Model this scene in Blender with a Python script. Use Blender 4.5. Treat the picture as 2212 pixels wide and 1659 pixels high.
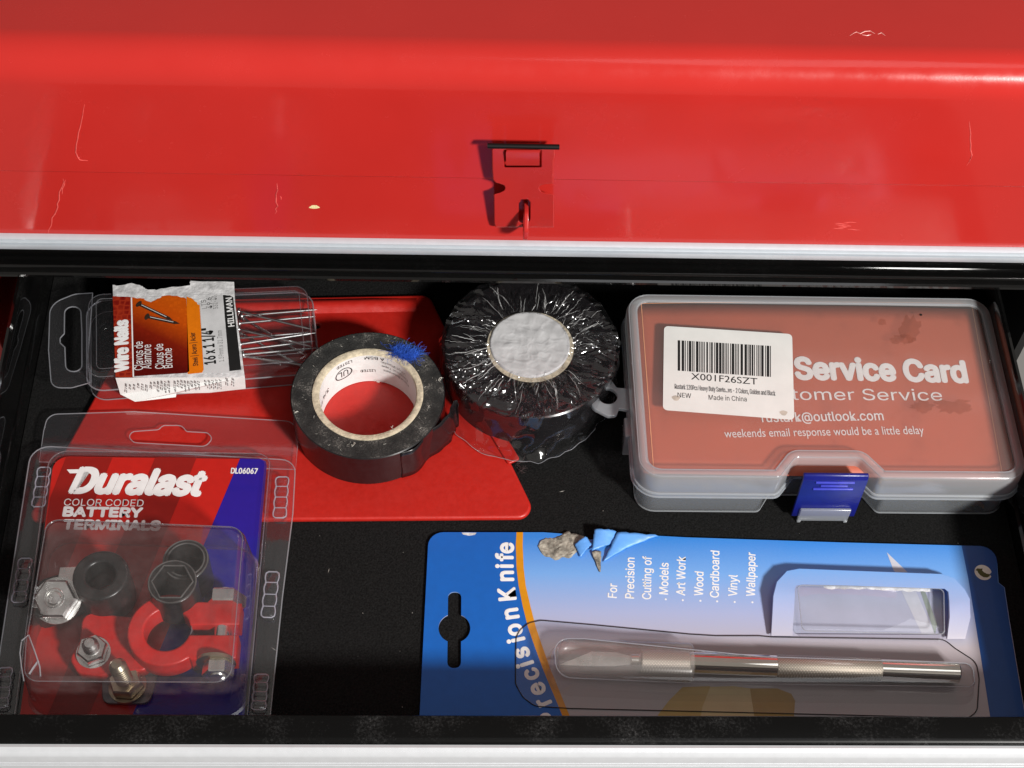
import bpy, bmesh, math, random
from mathutils import Vector, Matrix, noise

random.seed(7)
SC = bpy.context.scene
COL = SC.collection
for o in list(bpy.data.objects):
    bpy.data.objects.remove(o, do_unlink=True)

# ------------------------------------------------------------------ camera
# lengths below are millimetres, turned into metres when a mesh is made.
# X runs along the drawer, Y into the chest, Z up; the drawer liner is z = 0.
RX = Vector((0.99921609, -0.01306272, 0.03737067))      # camera right
UP = Vector((-0.01051423, 0.82252119, 0.56863726))      # camera up
FW = Vector((0.03816612, 0.56858443, -0.82173907))      # camera forward
EYE = Vector((-24.80797582, -369.57987899, 534.13039362))
FPX, CPX, CPY = 3400.0, 1106.0, 829.5
cam = bpy.data.cameras.new('camera')
cam.sensor_width = 36.0
cam.lens = 36.0 * FPX / 2212.0
cam.clip_start = 0.01
cam.clip_end = 50.0
camo = bpy.data.objects.new('camera', cam)
COL.objects.link(camo)
m = Matrix.Identity(4)
for i in range(3):
    m[i][0], m[i][1], m[i][2], m[i][3] = RX[i], UP[i], -FW[i], EYE[i] * 0.001
camo.matrix_world = m
SC.camera = camo

# ------------------------------------------------------------------ light
w = bpy.data.worlds.new('World')
SC.world = w
w.use_nodes = True
bg = w.node_tree.nodes['Background']
bg.inputs[0].default_value = (1.0, 0.93, 0.86, 1)
bg.inputs[1].default_value = 0.25


def lamp(name, loc, target, power, size, colour, shape='DISK'):
    d = bpy.data.lights.new(name, 'AREA')
    d.shape = shape
    d.size = size
    d.energy = power
    d.color = colour
    o = bpy.data.objects.new(name, d)
    COL.objects.link(o)
    o.location = loc
    o.rotation_euler = (Vector(target) - Vector(loc)).to_track_quat('-Z', 'Y').to_euler()
    return o


lamp('work_lamp', (0.885, -1.164, 1.048), (0, -0.05, 0.03), 46.0, 0.20, (1.0, 0.97, 0.93))
fill_lamp = lamp('overhead_fill', (0.5, -0.45, 1.9), (0, 0, 0), 2.2, 0.8, (0.95, 0.97, 1.0), 'RECTANGLE')  # added soft area lamp for fill and reflections, not a known fixture
fill_lamp.data.size_y = 0.5

SC.view_settings.view_transform = 'Standard'
SC.view_settings.look = 'None'
SC.view_settings.exposure = 0.0
SC.view_settings.gamma = 1.0
SC.view_settings.use_curve_mapping = False
SC.render.engine = 'CYCLES'
SC.cycles.use_denoising = True
SC.cycles.max_bounces = 10
SC.cycles.transparent_max_bounces = 32
SC.cycles.caustics_reflective = False
SC.cycles.caustics_refractive = False


# ------------------------------------------------------------------ helpers
def P(px, py, z):
    """point of the horizontal plane z seen at (px, py) of a 2212 x 1659 picture"""
    d = RX * ((px - CPX) / FPX) - UP * ((py - CPY) / FPX) + FW
    return EYE + d * ((z - EYE.z) / d.z)


def F(px, py, y):
    """the same for the upright plane Y = y"""
    d = RX * ((px - CPX) / FPX) - UP * ((py - CPY) / FPX) + FW
    return EYE + d * ((y - EYE.y) / d.y)


def crop(x0, y0, s):
    def g(u, v, z):
        return P(x0 * 0.548611 + s * u, y0 * 0.548611 + s * v, z)
    return g


c1 = crop(0, 1050, 0.32243)
c2 = crop(0, 1600, 0.41335)
c3 = crop(1100, 1080, 0.34722)
c4 = crop(2300, 1100, 0.42956)
c5 = crop(1600, 2000, 0.32243)
c6 = crop(2700, 2000, 0.33035)


def h7(u, v, y):
    return F(1800 * 0.548611 + 0.165344 * u, 500 * 0.548611 + 0.165344 * v, y)


def hexc(s):
    c = [int(s[i:i + 2], 16) / 255 for i in (0, 2, 4)]
    return tuple(x / 12.92 if x <= 0.04045 else ((x + 0.055) / 1.055) ** 2.4 for x in c) + (1,)


ORG = {}


def thing(name, label, cat, org, group=None):
    o = bpy.data.objects.new(name, None)
    COL.objects.link(o)
    o.empty_display_size = 0.01
    o.location = Vector(org) * 0.001
    ORG[o] = Vector(org)
    tag(o, label, cat, group)
    return o


def tag(o, label, cat, group=None):
    o['label'] = label
    o['category'] = cat
    if group:
        o['group'] = group
    return o


def mk(name, verts, faces, mat, parent=None, smooth=False, org=None, sharp=None):
    if parent is not None:
        og = ORG[parent]
    else:
        og = Vector(org) if org is not None else Vector((0, 0, 0))
    me = bpy.data.meshes.new(name)
    me.from_pydata([(Vector(v) - og) * 0.001 for v in verts], [], faces)
    me.validate()
    bm = bmesh.new()
    bm.from_mesh(me)
    if len(bm.faces):
        bmesh.ops.recalc_face_normals(bm, faces=bm.faces)
    bm.to_mesh(me)
    bm.free()
    o = bpy.data.objects.new(name, me)
    COL.objects.link(o)
    me.materials.append(mat)
    if smooth:
        me.shade_smooth()
        if sharp:
            me.set_sharp_from_angle(angle=math.radians(sharp))
    if parent is not None:
        o.parent = parent
    else:
        o.location = og * 0.001
    ORG[o] = og
    return o


def fillet(pts, r, n=6):
    """round the corners of a closed 2-D outline"""
    out = []
    N = len(pts)
    rr = r if isinstance(r, (list, tuple)) else [r] * N
    for i in range(N):
        p, a, b = Vector(pts[i][:2]), Vector(pts[i - 1][:2]), Vector(pts[(i + 1) % N][:2])
        ra = rr[i]
        da, db = (a - p), (b - p)
        la, lb = da.length, db.length
        if ra <= 0 or la < 1e-6 or lb < 1e-6:
            out.append(p)
            continue
        da /= la
        db /= lb
        ang = math.acos(max(-1, min(1, da.dot(db))))
        if ang > math.pi - 0.02:
            out.append(p)
            continue
        t = min(ra / math.tan(ang / 2), la * 0.48, lb * 0.48)
        ra2 = t * math.tan(ang / 2)
        bis = (da + db).normalized()
        c = p + bis * (ra2 / math.sin(ang / 2))
        s, e = p + da * t, p + db * t
        a0 = math.atan2(s.y - c.y, s.x - c.x)
        a1 = math.atan2(e.y - c.y, e.x - c.x)
        d = (a1 - a0 + math.pi) % (2 * math.pi) - math.pi
        for k in range(n + 1):
            aa = a0 + d * k / n
            out.append(Vector((c.x + ra2 * math.cos(aa), c.y + ra2 * math.sin(aa))))
    return out


def inset(pts, d):
    """move a closed 2-D outline inwards by d"""
    N = len(pts)
    P2 = [Vector(p[:2]) for p in pts]
    area = sum(P2[i].x * P2[(i + 1) % N].y - P2[(i + 1) % N].x * P2[i].y for i in range(N))
    sg = 1 if area > 0 else -1
    out = []
    for i in range(N):
        a, p, b = P2[i - 1], P2[i], P2[(i + 1) % N]
        e1, e2 = (p - a), (b - p)
        if e1.length < 1e-9:
            e1 = e2
        if e2.length < 1e-9:
            e2 = e1
        e1, e2 = e1.normalized(), e2.normalized()
        n1 = Vector((-e1.y, e1.x)) * sg
        n2 = Vector((-e2.y, e2.x)) * sg
        nn = n1 + n2
        nn = nn.normalized() if nn.length > 1e-6 else n1
        out.append(p + nn * d / max(0.35, nn.dot(n1)))
    return out


def ring(poly, z):
    return [Vector((p[0], p[1], z)) for p in poly]


def loft(name, rings, mat, parent=None, cap0=False, cap1=False, closed=True, smooth=False, sharp=None, **k):
    V, Fc = [], []
    n = len(rings[0])
    for r in rings:
        V += r
    for j in range(len(rings) - 1):
        for i in range(n if closed else n - 1):
            a, b = j * n + i, j * n + (i + 1) % n
            Fc.append((a, b, b + n, a + n))
    if cap0:
        Fc.append(tuple(range(n))[::-1])
    if cap1:
        Fc.append(tuple(range((len(rings) - 1) * n, len(rings) * n)))
    return mk(name, V, Fc, mat, parent, smooth, sharp=sharp, **k)


def tube(name, path, r, mat, parent=None, n=8, closed=False, taper=None, **k):
    path = [Vector(p) for p in path]
    rings = []
    N = len(path)
    for i, p in enumerate(path):
        a = path[i - 1] if (i > 0 or closed) else p
        b = path[(i + 1) % N] if (i < N - 1 or closed) else p
        t = (b - a)
        t = t.normalized() if t.length > 1e-9 else Vector((1, 0, 0))
        u = t.cross(Vector((0, 0, 1)))
        if u.length < 0.1:
            u = t.cross(Vector((0, 1, 0)))
        u.normalize()
        v = t.cross(u)
        rr = r if taper is None else r * taper(i / max(1, N - 1))
        rings.append([p + (u * math.cos(2 * math.pi * q / n) + v * math.sin(2 * math.pi * q / n)) * rr for q in range(n)])
    if closed:
        rings.append(rings[0])
    return loft(name, rings, mat, parent, cap0=not closed, cap1=not closed, smooth=True, sharp=50, **k)


def lathe(name, prof, c, mat, parent=None, n=64, axis=None, **k):
    """spin (radius, height) round an axis through c; closed profile if first == last"""
    c = Vector(c)
    if axis is None:
        ex, ey, ez = Vector((1, 0, 0)), Vector((0, 1, 0)), Vector((0, 0, 1))
    else:
        ez = Vector(axis).normalized()
        ex = ez.cross(Vector((0, 0, 1)))
        if ex.length < 0.05:
            ex = ez.cross(Vector((0, 1, 0)))
        ex.normalize()
        ey = ez.cross(ex)
    rings = []
    for r, h in prof:
        rings.append([c + ex * (r * math.cos(2 * math.pi * q / n)) + ey * (r * math.sin(2 * math.pi * q / n)) + ez * h for q in range(n)])
    k.setdefault('smooth', True)
    k.setdefault('sharp', 35)
    return loft(name, rings, mat, parent, **k)


def box(name, x0, x1, y0, y1, z0, z1, mat, parent=None, bev=0.0, **k):
    V = [(x, y, z) for z in (z0, z1) for y in (y0, y1) for x in (x0, x1)]
    Fc = [(0, 1, 3, 2), (4, 6, 7, 5), (0, 4, 5, 1), (2, 3, 7, 6), (0, 2, 6, 4), (1, 5, 7, 3)]
    o = mk(name, V, Fc, mat, parent, **k)
    if bev:
        bevel(o, bev)
    return o


def bevel(o, mm, seg=3):
    bm = bmesh.new()
    bm.from_mesh(o.data)
    bmesh.ops.bevel(bm, geom=list(bm.edges), offset=mm * 0.001, segments=seg, affect='EDGES', profile=0.5, clamp_overlap=True)
    bm.to_mesh(o.data)
    bm.free()
    o.data.shade_smooth()
    o.data.set_sharp_from_angle(angle=math.radians(40))


def extrude_x(name, prof, x0, x1, mat, parent=None, closed=True, smooth=True, sharp=30, step=1):
    """profile of (y, z) pulled along X"""
    xs = [x0 + (x1 - x0) * i / step for i in range(step + 1)]
    rings = [[Vector((x, p[0], p[1])) for p in prof] for x in xs]
    return loft(name, rings, mat, parent, cap0=closed, cap1=closed, closed=closed, smooth=smooth, sharp=sharp)


def shape_mesh(loops, thick=0.0, bev=0.0):
    """flat filled outlines (later loops cut holes) as (verts, faces), z centred on 0, in mm"""
    cu = bpy.data.curves.new('s', 'CURVE')
    cu.dimensions = '2D'
    cu.fill_mode = 'BOTH'
    cu.extrude = max(0.0, thick / 2 - bev)
    cu.bevel_depth = bev
    cu.bevel_resolution = 2
    for lp in loops:
        sp = cu.splines.new('POLY')
        sp.points.add(len(lp) - 1)
        for q, p in zip(sp.points, lp):
            q.co = (p[0], p[1], 0, 1)
        sp.use_cyclic_u = True
    ob = bpy.data.objects.new('s', cu)
    me = bpy.data.meshes.new_from_object(ob)
    V = [v.co.copy() for v in me.vertices]
    Fc = [tuple(p.vertices) for p in me.polygons]
    bpy.data.objects.remove(ob)
    bpy.data.meshes.remove(me)
    bpy.data.curves.remove(cu)
    return V, Fc


def slab(name, loops, z0, z1, mat, parent=None, bev=0.0, smooth=False, warp=None, **k):
    V, Fc = shape_mesh(loops, z1 - z0, bev)
    zc = (z0 + z1) / 2
    V = [Vector((v.x, v.y, v.z + zc)) for v in V]
    if warp:
        V = [warp(v) for v in V]
    return mk(name, V, Fc, mat, parent, smooth or bev > 0, sharp=40, **k)


def patch(name, pts, mat, parent, holes=(), warp=None, **k):
    """one flat printed area from world points of one height"""
    z = pts[0][2]
    V, Fc = shape_mesh([pts] + list(holes), 0.0)
    V = [Vector((v.x, v.y, z)) for v in V]
    if warp:
        V = [warp(v) for v in V]
    return mk(name, V, Fc, mat, parent, **k)


_H = {}
FONT = None
try:                                    # the plain sans face that ships with Blender, else the built-in one
    import os
    for _d in (bpy.utils.system_resource('DATAFILES', path='fonts'), bpy.utils.resource_path('LOCAL') + '/datafiles/fonts'):
        _p = os.path.join(_d or '', 'Inter.woff2')
        if FONT is None and os.path.exists(_p):
            FONT = bpy.data.fonts.load(_p)
except Exception:
    FONT = None


def glyphs(s, bold=0.0, shear=0.0, space=1.0, std=False):
    cu = bpy.data.curves.new('t', 'FONT')
    cu.body = s
    cu.size = 20.0
    if FONT is not None and not std:
        cu.font = FONT
    cu.offset = bold * 20 if (FONT is None or std) else 0.0
    cu.shear = shear
    cu.space_character = space
    cu.resolution_u = 4
    ob = bpy.data.objects.new('t', cu)
    me = bpy.data.meshes.new_from_object(ob)
    V = [v.co / 20.0 for v in me.vertices]
    Fc = [tuple(p.vertices) for p in me.polygons]
    bpy.data.objects.remove(ob)
    bpy.data.meshes.remove(me)
    bpy.data.curves.remove(cu)
    return V, Fc


def cap_h():
    if 'h' not in _H:
        V, _ = glyphs('H')
        _H['h'] = max(v.y for v in V)
    return _H['h']


def text(name, s, a, b, cap, mat, parent, bold=0.0, shear=0.0, space=1.0, fit=True, mapf=None, centre=False, std=False):
    """lettering whose base line runs from a to b (world points); cap = capital height in mm"""
    a, b = Vector(a), Vector(b)
    V, Fc = glyphs(s, bold, shear, space, std)
    x0, x1 = min(v.x for v in V), max(v.x for v in V)
    ex = b - a
    L = ex.length
    ex = ex / L
    ey = Vector((0, 0, 1)).cross(ex).normalized()
    sy = cap / cap_h()
    sx = L / (x1 - x0) if fit else sy
    off = x0
    if centre:
        off = (x0 + x1) / 2
    out, FF = [], []
    # heavier strokes: the outline laid down again a hair to every side
    sh = [(0.0, 0.0)]
    if bold and FONT is not None and not std:
        wd = bold * sy * 1.05
        sh += [(wd * math.cos(k * math.pi / 4), wd * math.sin(k * math.pi / 4)) for k in range(8)]
        if wd > 0.3:
            sh += [(0.5 * wd * math.cos(k * math.pi / 4), 0.5 * wd * math.sin(k * math.pi / 4)) for k in range(8)]
    for q, (dx, dy) in enumerate(sh):
        n0 = len(out)
        lift_ = Vector((0, 0, 0.004 * q))
        for v in V:
            xx, yy = (v.x - off) * sx + dx, v.y * sy + dy
            out.append((mapf(xx, yy) if mapf else a + ex * xx + ey * yy) + lift_)
        FF += [tuple(i + n0 for i in f) for f in Fc]
    return mk(name, out, FF, mat, parent)


# ------------------------------------------------------------------ materials
def nodes(name):
    mt = bpy.data.materials.new(name)
    mt.use_nodes = True
    nt = mt.node_tree
    return mt, nt, nt.nodes['Principled BSDF'], nt.nodes['Material Output']


def N(nt, kind, **k):
    n = nt.nodes.new(kind)
    for a, v in k.items():
        setattr(n, a, v)
    return n


def ramp(nt, fac, stops, interp='LINEAR'):
    r = N(nt, 'ShaderNodeValToRGB')
    r.color_ramp.interpolation = interp
    e = r.color_ramp.elements
    while len(e) < len(stops):
        e.new(0.5)
    for q, (p, c) in zip(e, stops):
        q.position = p
        q.color = c if len(c) == 4 else (*c, 1)
    nt.links.new(fac, r.inputs[0])
    return r


def noise_tex(nt, scale, detail=4, rough=0.55, vec=None, stretch=None):
    tc = N(nt, 'ShaderNodeTexCoord')
    src = tc.outputs['Object']
    if stretch:
        mp = N(nt, 'ShaderNodeMapping')
        mp.inputs['Scale'].default_value = stretch
        nt.links.new(src, mp.inputs[0])
        src = mp.outputs[0]
    n = N(nt, 'ShaderNodeTexNoise')
    n.inputs['Scale'].default_value = scale
    n.inputs['Detail'].default_value = detail
    n.inputs['Roughness'].default_value = rough
    nt.links.new(src, n.inputs['Vector'])
    return n


def bumpy(nt, b, h, strength, dist=0.0005):
    bp = N(nt, 'ShaderNodeBump')
    bp.inputs['Strength'].default_value = strength
    bp.inputs['Distance'].default_value = dist
    nt.links.new(h, bp.inputs['Height'])
    nt.links.new(bp.outputs[0], b.inputs['Normal'])
    return bp


def plain(name, col, rough=0.5, metal=0.0, coat=0.0, var=0.12, vscale=300, bump=0.0, bscale=900, spec=0.5, rvar=0.0):
    mt, nt, b, _ = nodes(name)
    c = hexc(col) if isinstance(col, str) else (*col[:3], 1)
    b.inputs['Roughness'].default_value = rough
    b.inputs['Metallic'].default_value = metal
    b.inputs['Coat Weight'].default_value = coat
    b.inputs['Coat Roughness'].default_value = 0.06
    b.inputs['Specular IOR Level'].default_value = spec
    n = noise_tex(nt, vscale)
    lo = tuple(x * (1 - var) for x in c[:3])
    hi = tuple(min(1, x * (1 + var)) for x in c[:3])
    r = ramp(nt, n.outputs[0], [(0.3, lo), (0.7, hi)])
    nt.links.new(r.outputs[0], b.inputs['Base Color'])
    if rvar:
        n3 = noise_tex(nt, vscale * 0.5, 6)
        r3 = ramp(nt, n3.outputs[0], [(0.35, (max(0.02, rough - rvar),) * 3), (0.7, (rough + rvar,) * 3)])
        nt.links.new(r3.outputs[0], b.inputs['Roughness'])
    if bump:
        n2 = noise_tex(nt, bscale, 3)
        bumpy(nt, b, n2.outputs[0], bump)
    return mt


def film(name, ior=1.45, rough=0.06, tint=(0.97, 0.97, 0.98), haze=0.03, hazecol=(0.8, 0.8, 0.85), bump=0.0, bscale=200, hazevar=0.0, gain=1.0):
    """thin clear plastic sheet: Fresnel reflection over straight transmission, a little milky scatter"""
    mt = bpy.data.materials.new(name)
    mt.use_nodes = True
    nt = mt.node_tree
    nt.nodes.clear()
    out = N(nt, 'ShaderNodeOutputMaterial')
    tr = N(nt, 'ShaderNodeBsdfTransparent')
    tr.inputs[0].default_value = (*tint, 1)
    gl = N(nt, 'ShaderNodeBsdfGlossy')
    gl.inputs['Roughness'].default_value = rough
    df = N(nt, 'ShaderNodeBsdfDiffuse')
    df.inputs[0].default_value = (*hazecol, 1)
    tl = N(nt, 'ShaderNodeBsdfTranslucent')
    tl.inputs[0].default_value = (*hazecol, 1)
    mh = N(nt, 'ShaderNodeMixShader')
    mh.inputs[0].default_value = 0.5
    nt.links.new(df.outputs[0], mh.inputs[1])
    nt.links.new(tl.outputs[0], mh.inputs[2])
    m1 = N(nt, 'ShaderNodeMixShader')
    m1.inputs[0].default_value = haze
    if hazevar:
        nz = noise_tex(nt, hazevar, 8, 0.7)
        rp = ramp(nt, nz.outputs[0], [(0.35, (haze * 0.3,) * 3), (0.75, (min(1, haze * 2.2),) * 3)])
        nt.links.new(rp.outputs[0], m1.inputs[0])
    nt.links.new(tr.outputs[0], m1.inputs[1])
    nt.links.new(mh.outputs[0], m1.inputs[2])
    # Schlick reflectance of a thin sheet, the same from both sides
    geo = N(nt, 'ShaderNodeNewGeometry')
    dot = N(nt, 'ShaderNodeVectorMath', operation='DOT_PRODUCT')
    nt.links.new(geo.outputs['Incoming'], dot.inputs[0])
    nt.links.new(geo.outputs['Normal'], dot.inputs[1])
    ab = N(nt, 'ShaderNodeMath', operation='ABSOLUTE')
    nt.links.new(dot.outputs['Value'], ab.inputs[0])
    om = N(nt, 'ShaderNodeMath', operation='SUBTRACT', use_clamp=True)
    om.inputs[0].default_value = 1.0
    nt.links.new(ab.outputs[0], om.inputs[1])
    pw = N(nt, 'ShaderNodeMath', operation='POWER')
    pw.inputs[1].default_value = 5.0
    nt.links.new(om.outputs[0], pw.inputs[0])
    f0 = 1.7 * ((ior - 1) / (ior + 1)) ** 2
    fm = N(nt, 'ShaderNodeMath', operation='MULTIPLY_ADD', use_clamp=True)
    fm.inputs[1].default_value = 1.0 - f0
    fm.inputs[2].default_value = f0
    nt.links.new(pw.outputs[0], fm.inputs[0])
    fac = fm.outputs[0]
    if gain != 1.0:
        mu = N(nt, 'ShaderNodeMath', operation='MULTIPLY', use_clamp=True)
        mu.inputs[1].default_value = gain
        nt.links.new(fac, mu.inputs[0])
        fac = mu.outputs[0]
    m2 = N(nt, 'ShaderNodeMixShader')
    nt.links.new(fac, m2.inputs[0])
    nt.links.new(m1.outputs[0], m2.inputs[1])
    nt.links.new(gl.outputs[0], m2.inputs[2])
    nt.links.new(m2.outputs[0], out.inputs[0])
    if bump:
        nb = noise_tex(nt, bscale, 4)
        bp = N(nt, 'ShaderNodeBump')
        bp.inputs['Strength'].default_value = bump
        bp.inputs['Distance'].default_value = 0.0006
        nt.links.new(nb.outputs[0], bp.inputs['Height'])
        nt.links.new(bp.outputs[0], gl.inputs['Normal'])
    return mt


def red_paint(name, col):
    mt, nt, b, _ = nodes(name)
    c = hexc(col)
    n = noise_tex(nt, 14, 5)
    r = ramp(nt, n.outputs[0], [(0.3, tuple(x * 0.95 for x in c[:3])), (0.7, tuple(min(1, x * 1.05) for x in c[:3]))])
    nt.links.new(r.outputs[0], b.inputs['Base Color'])
    b.inputs['Roughness'].default_value = 0.2
    b.inputs['Specular IOR Level'].default_value = 0.3
    nr = noise_tex(nt, 55, 7, 0.7)
    rr = ramp(nt, nr.outputs[0], [(0.35, (0.15, 0.15, 0.15)), (0.75, (0.34, 0.34, 0.34))])
    nt.links.new(rr.outputs[0], b.inputs['Roughness'])
    b.inputs['Coat Weight'].default_value = 0.25
    b.inputs['Coat Roughness'].default_value = 0.03
    n2 = noise_tex(nt, 1100, 2)
    n4 = noise_tex(nt, 26, 2)
    ad = N(nt, 'ShaderNodeMath', operation='MULTIPLY_ADD')
    ad.inputs[1].default_value = 5.0
    nt.links.new(n4.outputs[0], ad.inputs[0])
    nt.links.new(n2.outputs[0], ad.inputs[2])
    bp = bumpy(nt, b, ad.outputs[0], 0.12, 0.00012)
    nt.links.new(bp.outputs[0], b.inputs['Coat Normal'])
    return mt


def dusty_black(name, base=0.006, rough=0.2, dust=0.35, coat=0.4, spec=0.5):
    mt, nt, b, _ = nodes(name)
    b.inputs['Specular IOR Level'].default_value = spec
    n = noise_tex(nt, 1000, 8, 0.75)
    n2 = noise_tex(nt, 45, 4)
    mu = N(nt, 'ShaderNodeMath', operation='MULTIPLY')
    nt.links.new(n.outputs[0], mu.inputs[0])
    nt.links.new(n2.outputs[0], mu.inputs[1])
    r = ramp(nt, mu.outputs[0], [(0.27, (base, base, base)), (0.36, (base + 0.05 * dust,) * 3), (0.47, (base + 0.35 * dust,) * 3)])
    nt.links.new(r.outputs[0], b.inputs['Base Color'])
    b.inputs['Roughness'].default_value = rough
    b.inputs['Coat Weight'].default_value = coat
    b.inputs['Coat Roughness'].default_value = 0.04
    return mt


def gradient_mat(name, stops, axis, rough=0.35, noise_amt=0.04, coat=0.3):
    """print that runs through colours along one axis of the object (metres)"""
    mt, nt, b, _ = nodes(name)
    tc = N(nt, 'ShaderNodeTexCoord')
    sx = N(nt, 'ShaderNodeSeparateXYZ')
    nt.links.new(tc.outputs['Object'], sx.inputs[0])
    mr = N(nt, 'ShaderNodeMapRange')
    mr.inputs['From Min'].default_value = stops[0][0] * 0.001
    mr.inputs['From Max'].default_value = stops[-1][0] * 0.001
    nt.links.new(sx.outputs['XYZ'.index(axis)], mr.inputs[0])
    n = noise_tex(nt, 1500, 2)
    ma = N(nt, 'ShaderNodeMath', operation='MULTIPLY_ADD')
    ma.inputs[1].default_value = noise_amt
    nt.links.new(n.outputs[0], ma.inputs[0])
    nt.links.new(mr.outputs[0], ma.inputs[2])
    lo, hi = stops[0][0], stops[-1][0]
    r = ramp(nt, ma.outputs[0], [((s - lo) / (hi - lo), hexc(c)) for s, c in stops])
    nt.links.new(r.outputs[0], b.inputs['Base Color'])
    b.inputs['Roughness'].default_value = rough
    b.inputs['Coat Weight'].default_value = coat
    b.inputs['Coat Roughness'].default_value = 0.25
    return mt


M = {}
M['red'] = red_paint('red_enamel', 'BA2A25')
M['red_plastic'] = plain('red_plastic', 'B4221A', 0.38, var=0.06, vscale=500, bump=0.15, bscale=2500, rvar=0.08)
M['red_hasp'] = red_paint('red_hasp', 'B42A27')
M['black_paint'] = dusty_black('black_enamel', 0.003, 0.07, 0.04, 0.2)
M['rail'] = dusty_black('dusty_rail', 0.002, 0.3, 0.28, 0.0, 0.22)
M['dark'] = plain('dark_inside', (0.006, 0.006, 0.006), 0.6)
M['alu'] = plain('trim_aluminium', (0.58, 0.63, 0.68), 0.34, metal=0.25, var=0.03)
M['alu_front'] = plain('front_trim_aluminium', (0.64, 0.66, 0.69), 0.36, metal=0.2, var=0.03)
M['alu_groove'] = plain('trim_groove', (0.42, 0.44, 0.46), 0.4, metal=0.5, var=0.03)
M['liner'] = plain('foam_liner', (0.008, 0.008, 0.008), 0.95, var=0.75, vscale=1400, bump=0.9, bscale=1800, spec=0.15)
M['steel'] = plain('zinc_steel', (0.86, 0.86, 0.84), 0.28, metal=1.0, var=0.15, vscale=250, rvar=0.08)
M['brass'] = plain('dull_zinc', (0.52, 0.45, 0.33), 0.35, metal=1.0, var=0.2, vscale=250)
M['lead_red'] = plain('red_terminal_paint', 'C01A16', 0.35, var=0.12, vscale=200, bump=0.25, bscale=500)
M['lead'] = plain('bare_lead', (0.22, 0.22, 0.23), 0.5, metal=0.4, var=0.3)
M['black_plastic'] = plain('black_plastic', (0.012, 0.012, 0.012), 0.32, var=0.4, bump=0.2, bscale=600)
M['tape_side'] = plain('tape_side', (0.014, 0.014, 0.014), 0.8, var=0.5)
M['tape'] = plain('vinyl_tape', (0.010, 0.009, 0.010), 0.22, var=0.3, bump=0.1, bscale=80)
M['white'] = plain('white_ink', (0.80, 0.80, 0.80), 0.45, var=0.04)
M['black_ink'] = plain('black_ink', (0.012, 0.012, 0.012), 0.5, var=0.1)
M['grey_ink'] = plain('grey_ink', (0.22, 0.22, 0.22), 0.6, var=0.2, vscale=900)
M['paper'] = plain('white_paper', (0.74, 0.74, 0.73), 0.75, var=0.06, vscale=200, bump=0.25, bscale=500)
M['sticker'] = plain('sticker_paper', (0.72, 0.71, 0.69), 0.6, var=0.07, vscale=60)
M['cream'] = plain('cardboard_core', (0.56, 0.49, 0.36), 0.85, var=0.3, vscale=500, bump=0.5, bscale=1500)
M['clear'] = film('clear_plastic', 1.45, 0.05, haze=0.025, bump=0.12, bscale=60, gain=1.3)
M['clear_hazy'] = film('scuffed_clear_plastic', 1.5, 0.12, haze=0.055, hazecol=(0.60, 0.54, 0.53), bump=0.3, bscale=70, hazevar=130, gain=1.5)
M['edge'] = film('plastic_edge', 1.5, 0.15, haze=0.42, hazecol=(0.78, 0.80, 0.86), gain=2.0)
M['edge_soft'] = film('thin_plastic_edge', 1.5, 0.12, haze=0.17, hazecol=(0.75, 0.76, 0.82), gain=2.0)
M['crease'] = film('crease_glint_film', 1.5, 0.2, haze=0.75, hazecol=(0.9, 0.9, 0.9), gain=1.5)
M['stud_edge'] = film('stud_edge', 1.5, 0.12, haze=0.62, hazecol=(0.80, 0.80, 0.92), gain=2.0)
M['bubble_wall'] = film('bubble_wall', 1.5, 0.15, haze=0.20, hazecol=(0.30, 0.22, 0.22), bump=0.3, bscale=60, hazevar=90, gain=1.3)
M['tray_milky'] = film('milky_tray', 1.45, 0.16, tint=(0.93, 0.95, 0.97), haze=0.32, hazecol=(0.70, 0.74, 0.78), bump=0.1, bscale=90, gain=1.3)
M['wrap'] = film('shrink_film', 1.5, 0.12, haze=0.008, gain=1.5)
M['milky'] = film('milky_plastic', 1.45, 0.16, tint=(0.93, 0.95, 0.97), haze=0.52, hazecol=(0.76, 0.79, 0.82), bump=0.1, bscale=90, gain=1.2)
M['lid_clear'] = film('box_lid_plastic', 1.45, 0.22, tint=(0.97, 0.97, 0.97), haze=0.20, hazecol=(0.72, 0.66, 0.64), bump=0.1, bscale=90)
M['frost'] = film('frosted_cap', 1.45, 0.3, haze=0.26, hazecol=(0.72, 0.68, 0.64), gain=1.2)
M['blue_latch'] = plain('blue_latch', (0.008, 0.012, 0.17), 0.3, var=0.1, bump=0.1)

# ================================================================== tool chest
YB, YL = 10.0, 8.4                      # front plane of the body and of the lid
zt = lambda py, y: F(1106, py, y).z
z_seam = zt(389, YL)
z_arc = zt(186, YL)
z_top = zt(92, 20.0)
zt1 = zt(529, 7.6)
zt0 = zt(556, 7.6)

chest = thing('tool_chest', 'glossy red steel tool chest with hasp and pale ribbed trim behind the open drawer', 'tool chest', (0, 60, -60))
prof = [(YL + 0.9, z_seam), (YL + 0.35, z_seam + 0.25), (YL, z_seam + 0.9), (YL, z_arc - 8)]
Rr = 12.0
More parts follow.
